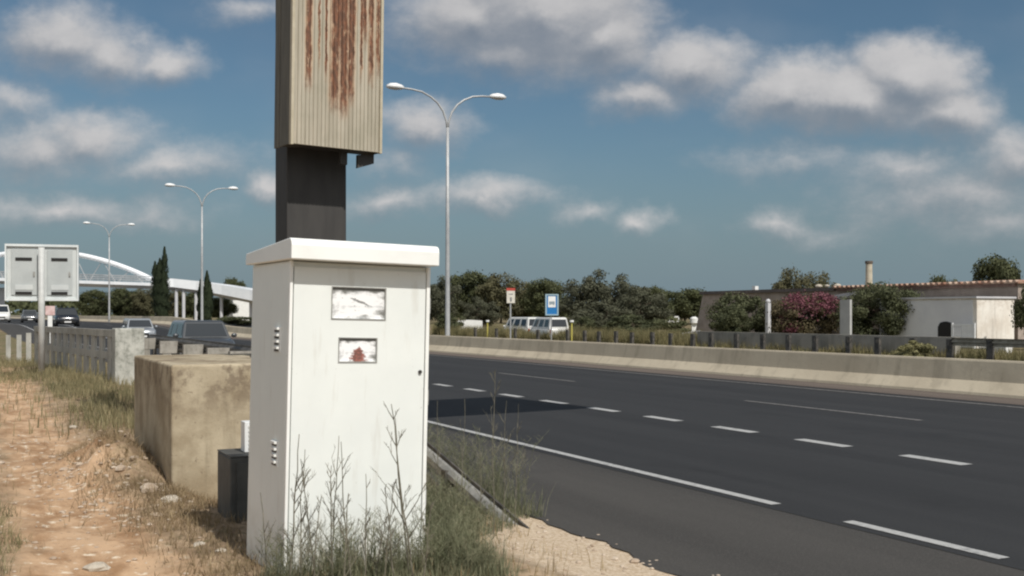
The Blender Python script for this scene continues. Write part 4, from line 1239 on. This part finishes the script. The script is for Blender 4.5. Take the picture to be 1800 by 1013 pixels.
# door with two real window openings
def door_panel(x0, x1, z0, z1, holes, y0, y1):
    xs_ = sorted({x0, x1} | {q for h in holes for q in (h[0], h[1])}); zs_ = sorted({z0, z1} | {q for h in holes for q in (h[2], h[3])})
    b = MB()
    for i in range(len(xs_) - 1):
        for j in range(len(zs_) - 1):
            cx, cz = (xs_[i] + xs_[i + 1]) / 2, (zs_[j] + zs_[j + 1]) / 2
            if any(h[0] < cx < h[1] and h[2] < cz < h[3] for h in holes): continue
            b.quad((xs_[i], y0, zs_[j]), (xs_[i + 1], y0, zs_[j]), (xs_[i + 1], y0, zs_[j + 1]), (xs_[i], y0, zs_[j + 1]))
    for h in list(holes) + [(x0, x1, z0, z1)]:
        a = [(h[0], h[2]), (h[1], h[2]), (h[1], h[3]), (h[0], h[3])]
        for k in range(4):
            p, q = a[k], a[(k + 1) % 4]; b.quad((p[0], y0, p[1]), (q[0], y0, q[1]), (q[0], y1, q[1]), (p[0], y1, p[1]))
    return b


def cz(y): return zat(y, 6.75) - CZ
W1 = (.276, .632, cz(558), cz(503)); W2 = (.328, .578, cz(634), cz(592.5))
b = door_panel(.028, CW - .03, -.2, CH - .005, (W1, W2), -.018, .006); dr = b.build('door', M['cab'], cb)
b = MB(); b.box(0, .020, -.026, .003, -.33, CH + .03); b.box(CW - .025, CW, -.026, .003, -.33, CH + .03); b.build('door_frame', M['cab_lid'], cb, bevel=.004)


def m_window(red):
    m = bpy.data.materials.new('painted_window' + ('_red' if red else '')); m.use_nodes = True
    t = m.node_tree; n = NT(t); bs = t.nodes['Principled BSDF']
    bs.inputs['Roughness'].default_value = .35
    o = n.n('ShaderNodeTexCoord').outputs['UV']; o = n.n('ShaderNodeTexCoord').outputs['Generated']
    x, y, z = n.sep(o)
    nzx = n.m('MULTIPLY_ADD', n.noise(o, 2.6, 4, .6), .8, -.40)
    ex = n.m('ABSOLUTE', n.m('SUBTRACT', x, .48)); ez = n.m('ABSOLUTE', n.m('SUBTRACT', z, .44 if red else .42))
    e = n.m('ADD', n.m('MAXIMUM', ex, ez), nzx)
    dark = n.step(e, .36, .56)
    c = n.mix(dark, (.88, .89, .89), (.16, .16, .145))
    c = n.mix(n.m('MULTIPLY', n.step(n.noise(n.v('MULTIPLY', o, (1, 1, 2.2)), 3.0, 3, .6), .53, .66), .5), c, (.45, .47, .47))
    if red:
        px_ = n.m('DIVIDE', n.m('SUBTRACT', n.m('ADD', x, n.m('MULTIPLY', nzx, .3)), .53), .20)
        pz_ = n.m('DIVIDE', n.m('SUBTRACT', z, .30), .36)
        tri = n.m('ADD', n.m('MULTIPLY', n.m('ABSOLUTE', px_), n.m('MULTIPLY_ADD', z, 1.5, .35)), n.m('MULTIPLY', n.m('POWER', n.m('ABSOLUTE', pz_), 2.0), .7))
        rm = n.step(n.m('ADD', tri, n.m('MULTIPLY_ADD', n.noise(o, 9, 3, .6), 1.1, -.5)), .62, .92, 1.0, 0.0)
        rcol = n.mix(n.step(n.noise(o, 8, 3, .6), .4, .6), (.34, .13, .10), (.17, .085, .07))
        c = n.mix(rm, c, rcol)
    else:
        s = n.m('ADD', n.m('MULTIPLY_ADD', x, .62, z), n.m('MULTIPLY', nzx, .40))
        ln = n.m('MULTIPLY', n.step(n.m('ABSOLUTE', n.m('SUBTRACT', s, .86)), .012, .045, 1.0, 0.0), n.m('MULTIPLY', n.step(x, .32, .38), n.step(x, .66, .74, 1.0, 0.0)))
        c = n.mix(n.m('MULTIPLY', ln, .85), c, (.13, .13, .12))
        dots = n.m('MULTIPLY', n.step(n.noise(o, 13, 2, .5), .66, .7), n.step(ex, .3, .4, 1.0, 0.0))
        c = n.mix(n.m('MULTIPLY', dots, .7), c, (.2, .2, .2))
    n.put(bs.inputs['Base Color'], c)
    return m


for i, (h, red) in enumerate(((W1, False), (W2, True))):
    b = MB(); b.box(h[0] + .002, h[1] - .002, -.008, -.0045, h[2] + .002, h[3] - .002)
    b.build('window', m_window(red), cb, label='lower window with a reddish brown smear' if red else 'upper window covered with scratched white film')
    b = MB()
    e = .006
    b.box(h[0] - e, h[1] + e, -.022, -.0185, h[3], h[3] + e); b.box(h[0] - e, h[0], -.022, -.0185, h[2], h[3]); b.box(h[1], h[1] + e, -.022, -.0185, h[2], h[3]); b.box(h[0] - e, h[1] + e, -.022, -.0185, h[2] - e, h[2])
    b.build('window_frame', M['galv'], cb)
# lid: sloping towards the back, rounded front
zl = CH + .034; ov = .145; pr = [(-ov, zl), (-ov, zl + .085), (-ov + .006, zl + .108), (-ov + .02, zl + .122), (-ov + .045, zl + .128), (CD + .04, zl + .075), (CD + .05, zl)]
b = MB(); b.prism(pr, 'x', -.035, CW + .004); b.build('lid', M['cab_lid'], cb, bevel=.006)
# louvre hinges on the left side
for zc_ in (cz(597), cz(797)):
    b = MB(); b.box(-.005, 0, .12, .26, zc_ - .08, zc_ + .08); vp = b.build('vent_plate', M['cab_side'], cb)
    for k in range(4):
        z = zc_ - .058 + k * .04; b = MB(); b.prism([(.15, z), (.15, z + .014), (.235, z + .014), (.235, z)], 'x', -.020, -.005); b.build('louvre', M['cab_lid'], vp)
        b = MB(); b.box(-.008, -.0052, .15, .235, z - .016, z - .003); b.build('slot', M['galv_dark'], vp)
b = MB(); b.tube([(CW - .06, -.018, cz(652)), (CW - .06, -.03, cz(652))], .012, 12); b.build('lock', M['galv_dark'], cb)
b = MB()
for z in (.35, 1.0, 1.6): b.tube([(CW + .004, .0, z - .05), (CW + .004, .0, z + .05)], .012, 8)
b.build('hinge', M['galv'], cb)

# dark box and white louvred panel behind the cabinet
rt = root('meter_box', (1.75, 8.44, .03), 'low dark grey metal box against the tan block behind the cabinet', 'metal box')
dk = mat('dark_box', (.055, .056, .052), (.085, .085, .078), 5, .6, bump=.003)
b = MB(); b.box(0, .66, 0, .5, -.15, .62); b.build('body', dk, rt, bevel=.012)
b = MB(); b.box(.0, .66, .0, .5, .622, .632); b.build('top_plate', dk, rt)
b = MB(); b.box(.05, .61, -.012, -.001, .04, .58); b.build('door', dk, rt)
rt = root('louvred_box', (1.90, 8.62, .662), 'small white louvred box on top of the dark box, half hidden by the cabinet', 'vent box')
b = MB(); b.box(0, .30, 0, .14, .003, .245); b.build('body', M['white_metal'], rt, bevel=.006)
for k in range(6): b = MB(); b.box(.03, .27, -.012, -.001, .03 + k * .034, .03 + k * .034 + .017); b.build('slat', M['cab_lid'], rt)

# ================================================================== rubble, grass, weeds
def rock(c, r, seed, m, name='rock', label=None, cat='rock', group=None, flat=.6):
    rnd = random.Random(seed); b = MB(); nu, nv = 8, 5; rings = []
    for j in range(nv + 1):
        ph = math.pi * (j + .05) / (nv + .1) - math.pi / 2
        rings.append([(r * math.cos(ph) * math.cos(6.283 * k / nu) * rnd.uniform(.8, 1.2), r * .8 * math.cos(ph) * math.sin(6.283 * k / nu) * rnd.uniform(.8, 1.2), r * flat * math.sin(ph) * rnd.uniform(.85, 1.1)) for k in range(nu)])
    b.loft(rings); o = b.build(name, m); o.location = c; o.rotation_euler = (0, 0, rnd.uniform(0, 6))
    if label: setp(o, label, cat, group)
    return o


def gpt(px, py, h=.17):
    """ground point seen at a photo pixel"""
    D = (CAM_H - h) * F / (py - 553); 
    for _ in range(6):
        X, Y = fr(px, D); D = (CAM_H - G(X, Y)) * F / (py - 553)
    return fr(px, D)


RK = [(262, 742, .10, 'brown rock on top of the dirt mound by the block', 0), (285, 805, .13, 'larger pale-brown rock at the corner of the tan block', 0), (245, 778, .09, 'brown rock in the middle of the dirt mound', 0), (300, 880, .10, 'pale flat stone below the mound beside the path', 1),
      (262, 862, .10, 'dark-sided rock at the foot of the mound', 0), (212, 808, .06, 'small rock on the path side of the mound', 0), (170, 1000, .085, 'pale flat rock sunk in the path at the bottom edge', 1), (128, 752, .07, 'small white stone beside the path grass', 1), (350, 955, .05, 'small pale stone near the dark box', 1), (388, 962, .045, 'tiny white stone left of the cabinet foot', 1)]
for i, (x, y, r, lab, p) in enumerate(RK):
    X, Y = gpt(x, y); rock((X, Y, G(X, Y) + r * .08), r, i + 50, M['palestone'] if p else M['stone'], label=lab, group='rocks by the path', flat=.42 if p else .6)
# loose pebbles
rnd = random.Random(23); b = MB()
for i in range(1000):
    k = rnd.random()
    if k < .45: x, y = rnd.gauss(1.15, .38), rnd.gauss(11.2, 1.4)
    elif k < .8: x, y = rnd.uniform(-.4, 2.2), rnd.uniform(5.0, 16)
    else: x, y = rnd.uniform(3.2, 4.5), rnd.uniform(5.2, 9)
    if 1.6 < x < 3.95 and 10.3 < y < 12.5: continue
    r = rnd.uniform(.006, .022) * (1.25 if k < .45 else 1) * (1 if rnd.random() < .93 else 1.8)
    z = G(x, y) + r * .2; a = rnd.uniform(0, 6.28)
    rg = []
    for zz_, rr in ((-1, .6), (0, 1), (.7, .6)): rg.append([(x + r * rr * math.cos(a + q) * (1 + .3 * math.cos(q * 2)), y + r * rr * math.sin(a + q), z + r * .6 * zz_) for q in (0, 1.25, 2.5, 3.8, 5.0)])
    b.loft(rg)
setp(b.build('gravel', M['stone']), 'loose stones and gravel on the dirt path and mound', 'gravel', kind='stuff')


def blades(name, m, n, sampler, hfun, w, label, seed, curl=.5):
    rnd = random.Random(seed); V_ = []; F_ = []
    for _ in range(n):
        q = sampler(rnd)
        if q is None: continue
        x, y, s = q; z = G(x, y) - .01; h = hfun(rnd) * s; a = rnd.uniform(0, 6.28); dx, dy = math.cos(a), math.sin(a)
        le = h * rnd.uniform(.05, curl); la = rnd.uniform(0, 6.28); lx, ly = math.cos(la) * le, math.sin(la) * le; ww = w * rnd.uniform(.6, 1.3); k = len(V_)
        V_ += [(x - dx * ww, y - dy * ww, z), (x + dx * ww, y + dy * ww, z), (x + dx * ww * .7 + lx * .35, y + dy * ww * .7 + ly * .35, z + h * .55), (x - dx * ww * .7 + lx * .35, y - dy * ww * .7 + ly * .35, z + h * .55), (x + lx, y + ly, z + h)]
        F_ += [(k, k + 1, k + 2, k + 3), (k + 3, k + 2, k + 4)]
    b = MB(); b.add(V_, F_); return setp(b.build(name, m), label, 'grass', kind='stuff')


def clumpy(x, y, sc, th): return fbm(x * sc, y * sc, 9.0) > th
def blocked(x, y): return (1.58 < x < 3.95 and 10.35 < y < 12.45) or (1.66 < x < 2.68 and 6.48 < y < 7.4) or (1.64 < x < 2.35 and 8.4 < y < 9.0)


def s_low(r):
    x, y = r.uniform(-.9, .42), r.uniform(5.6, 10.5)
    if fbm(x * 1.3, y * 1.3, 4) < -.1 + .6 * sstep(.0, .42, x): return None
    return x, y, 1.0
blades('path_edge_grass', M['grass_verge'], 9000, s_low, lambda r: r.uniform(.03, .14), .003, 'dry olive grass in the bottom left corner', 15, .9)
def s_mound(r):
    x, y = r.gauss(1.3, .3), r.gauss(11.4, 1.2)
    if blocked(x, y) or fbm(x * 2.2, y * 2.2, 8) < -.05: return None
    return x, y, 1.0
blades('mound_scrub', M['grass_brown'], 5000, s_mound, lambda r: r.uniform(.03, .13), .0032, 'dry brown scrub on the dirt mound by the block', 16, 1.2)
def s_left(r):   # dry grass left of and beyond the path
    y = 5 + 26 * r.random() ** 1.3; x = r.uniform(-2.5, .35) if r.random() < .6 else r.uniform(1.3, 3.9)
    e = .35 if x < .6 else 0
    if blocked(x, y) or not clumpy(x, y, .8, -.12): return None
    if x < .6 and (r.random() > sstep(.55, -.3, x) + .05 or (y > 13 and r.random() < .75)): return None
    return x, y, 1.0 if x > .6 else .75
blades('dry_grass', M['grass_dry'], 20000, s_left, lambda r: r.uniform(.04, .16), .0032, 'thin dry grass beside the dirt path', 5)
def s_far(r):    # green grass at the foot of the parapet and sign
    y = r.uniform(15, 44); x = r.gauss(2.2, 1.1) if r.random() < .6 else r.uniform(-5, 2)
    if abs(x - .85) < .55 and y < 30 and r.random() < .9: return None
    if x > 3.8 or not clumpy(x, y, .5, -.25): return None
    return x, y, 1.0
blades('green_grass', M['grass_verge'], 25000, s_far, lambda r: r.uniform(.08, .32), .008, 'taller olive grass at the foot of the parapet and twin-panel sign', 6)
def s_edge(r):   # scruffy growth near block and cabinet
    k = r.random()
    if k < .35: x, y = r.gauss(1.5, .3), r.uniform(8.2, 10.4)
    elif k < .6: x, y = r.gauss(1.45, .22), r.uniform(5.4, 8.5)
    else: x, y = r.gauss(1.9, .5), r.uniform(12.2, 20)
    if blocked(x, y) or x < .95: return None
    return x, y, 1.0
blades('verge_grass', M['grass_brown'], 6500, s_edge, lambda r: r.uniform(.03, .13), .003, 'scruffy brown grass around the block and cabinet foot', 7, .9)
def s_weed(r):
    k = r.random()
    if k < .17: x, y, s = r.uniform(1.5, 2.9), r.uniform(5.75, 6.46), .42
    elif k < .91: x, y = r.uniform(2.66, 3.98), r.uniform(5.9, 10.2); s = .68 * (1 - .7 * sstep(3.0, 3.7, x)) * (1 - .4 * sstep(8.2, 9.5, y))
    else: x, y, s = r.uniform(4.12, 4.42), r.uniform(8.3, 13), .75
    if blocked(x, y): return None
    if x < 4 and y < 6.6 + (x - 2.7) * 1.1 and x > 2.9: return None
    s *= .65 + .6 * max(-.5, min(1, fbm(x * 2, y * 2, 1)))
    return x, y, s
blades('weed_bed', M['weed'], 30000, s_weed, lambda r: r.uniform(.12, .50), .0028, 'dense grey-green weeds around the cabinet and guardrail end', 8, .55)


def stalk(x, y, h, seed, label, group, m='stalk', lean=(0, 0), nb=7, rad=.0048):
    rnd = random.Random(seed); z0 = G(x, y) - .02
    pts = []; px_, py_ = 0.0, 0.0; dx, dy = lean
    ns = 9
    for k in range(ns + 1):
        t = k / ns; pts.append(Vector((px_, py_, h * t))); px_ += (dx + rnd.gauss(0, .05)) * h / ns; py_ += (dy + rnd.gauss(0, .05)) * h / ns
    b = MB(); b.tube(pts, [rad * (1 - .65 * k / ns) for k in range(ns + 1)], 5)
    def twig(p, d, L, r, depth):
        q = p + d * L * .55 + Vector((0, 0, L * .06)); e = q + (d + Vector((0, 0, .45))).normalized() * L * .45
        b.tube([p, q, e], [r, r * .75, r * .35], 4)
        if depth > 0:
            for _ in range(rnd.randint(2, 3)):
                s = p.lerp(e, rnd.uniform(.35, 1)); a = rnd.uniform(0, 6.28)
                twig(s, (d + Vector((math.cos(a), math.sin(a), .3)) * .8).normalized(), L * rnd.uniform(.3, .55), r * .6, depth - 1)
    for k in range(nb):
        t = rnd.uniform(.22, .98); i = min(ns - 1, int(t * ns)); p = pts[i].lerp(pts[i + 1], t * ns - i); a = rnd.uniform(0, 6.28)
        twig(p, Vector((math.cos(a) * .6, math.sin(a) * .6, .8)).normalized(), h * rnd.uniform(.12, .26) * (1.25 - t), rad * .55, 2 if t < .85 else 1)
    o = b.build('dry_fennel', M[m]); o.location = (x, y, z0); setp(o, label, 'plant', group)
    return o


GS = 'tall dry fennel stalks around the cabinet'
ST_ = [  # base px, base D, top y, lean, label
    (508, 6.15, 758, (.06, 0), 'dry stalk at the left edge of the cabinet front', 9),
    (560, 6.2, 800, (-.10, 0), 'short dry stalk leaning left near the cabinet corner', 8),
    (585, 6.1, 812, (-.02, 0), 'thin bushy stalk left of the middle of the cabinet', 10),
    (572, 6.25, 762, (.10, 0), 'dry stalk with a forked top in front of the cabinet middle', 7),
    (640, 6.1, 828, (.02, 0), 'short hooked stalk in front of the cabinet middle', 7),
    (655, 6.2, 905, (.2, 0), 'low branching stalk under the middle of the cabinet front', 9),
    (732, 6.15, 703, (-.13, 0), 'tallest dry stalk crossing the right part of the cabinet', 6),
    (722, 6.3, 728, (-.10, 0), 'second tall stalk beside the tallest one on the cabinet', 7),
    (697, 6.1, 850, (-.12, 0), 'short bent stalk near the right foot of the cabinet', 9),
    (604, 6.0, 862, (.03, 0), 'lowest bushy stalk in front of the cabinet', 9),
    (868, 8.3, 648, (.03, 0), 'tallest pale stalk rising in front of the road', 8),
    (882, 8.6, 700, (.04, 0), 'pale stalk just right of the tallest one before the road', 7),
    (905, 8.9, 706, (.02, 0), 'thin pale stalk furthest to the right by the guardrail end', 4),
    (772, 8.8, 700, (.03, 0), 'thin stalk next to the right side of the cabinet', 4),
    (808, 9.0, 698, (.05, 0), 'leaning thin stalk between cabinet and tallest pale stalk', 4),
    (845, 9.2, 790, (.0, 0), 'short bushy stalk behind the guardrail', 9),
    (795, 8.4, 840, (-.05, 0), 'low bushy stalk before the sloping guardrail', 10),
    (530, 6.1, 785, (.05, .02), 'slender stalk just right of the leftmost one on the cabinet', 8),
    (618, 6.15, 770, (-.05, 0), 'slender bent stalk just below the lower window', 8),
    (672, 6.1, 842, (.10, 0), 'branching stalk leaning right below the lower window', 9),
    (548, 6.0, 868, (.12, 0), 'low leaning stalk at the left foot of the cabinet front', 10),
    (742, 6.0, 880, (.06, 0), 'low stalk at the right lower corner of the cabinet', 9),
    (470, 6.4, 860, (-.05, 0), 'thin stalk on the shaded left side of the cabinet', 6),
]
for i, (px, D, yt, lean, lab, nb) in enumerate(ST_):
    X, Y = fr(px, D); h = zat(yt, D) - G(X, Y)
    stalk(X, Y, h, 300 + i, lab, GS, lean=lean, nb=nb, rad=(.0062 if h > .9 else .0052) if px < 760 else .0048)
# feathery undergrowth: many tiny branching sprigs, uncountable
rnd = random.Random(77); b = MB()
for i in range(1500):
    k = rnd.random()
    if k < .20: x, y, h = rnd.uniform(1.5, 2.85), rnd.uniform(5.85, 6.42), rnd.uniform(.12, .36)
    elif k < .86:
        x, y = rnd.uniform(2.75, 4.0), rnd.uniform(6.4, 10.0); h = rnd.uniform(.18, .5) * (1 - .7 * sstep(3.0, 3.7, x)) * (1 - .4 * sstep(8.2, 9.5, y))
    else: x, y, h = rnd.uniform(4.15, 4.4), rnd.uniform(8.4, 12.0), rnd.uniform(.2, .62)
    if .20 < k < .86 and y < 6.6 + (x - 2.7) * 1.0: continue
    z = G(x, y); lx, ly = rnd.gauss(0, .12) * h, rnd.gauss(0, .12) * h
    p0, p1, p2 = Vector((x, y, z)), Vector((x + lx * .4, y + ly * .4, z + h * .55)), Vector((x + lx, y + ly, z + h))
    b.tube([p0, p1, p2], [.0028, .002, .001], 3, cap=False)
    for j in range(8):
        t = rnd.uniform(.3, 1); s = p0.lerp(p2, t); a = rnd.uniform(0, 6.28); L = h * rnd.uniform(.12, .3)
        e = s + Vector((math.cos(a) * .7, math.sin(a) * .7, .7)) * L
        b.tube([s, e], [.0014, .0008], 3, cap=False)
        for _ in range(2):
            s2 = s.lerp(e, rnd.uniform(.4, 1)); a2 = rnd.uniform(0, 6.28); b.tube([s2, s2 + Vector((math.cos(a2), math.sin(a2), .6)) * L * .4], [.001, .0006], 3, cap=False)
setp(b.build('fennel_sprigs', M['weed']), 'feathery fennel sprigs growing around the cabinet foot and guardrail', 'weeds', kind='stuff')

# protos used only for copying
for p in (pineA, pineB, oliveC, bushD, lightE): hide_proto(p)
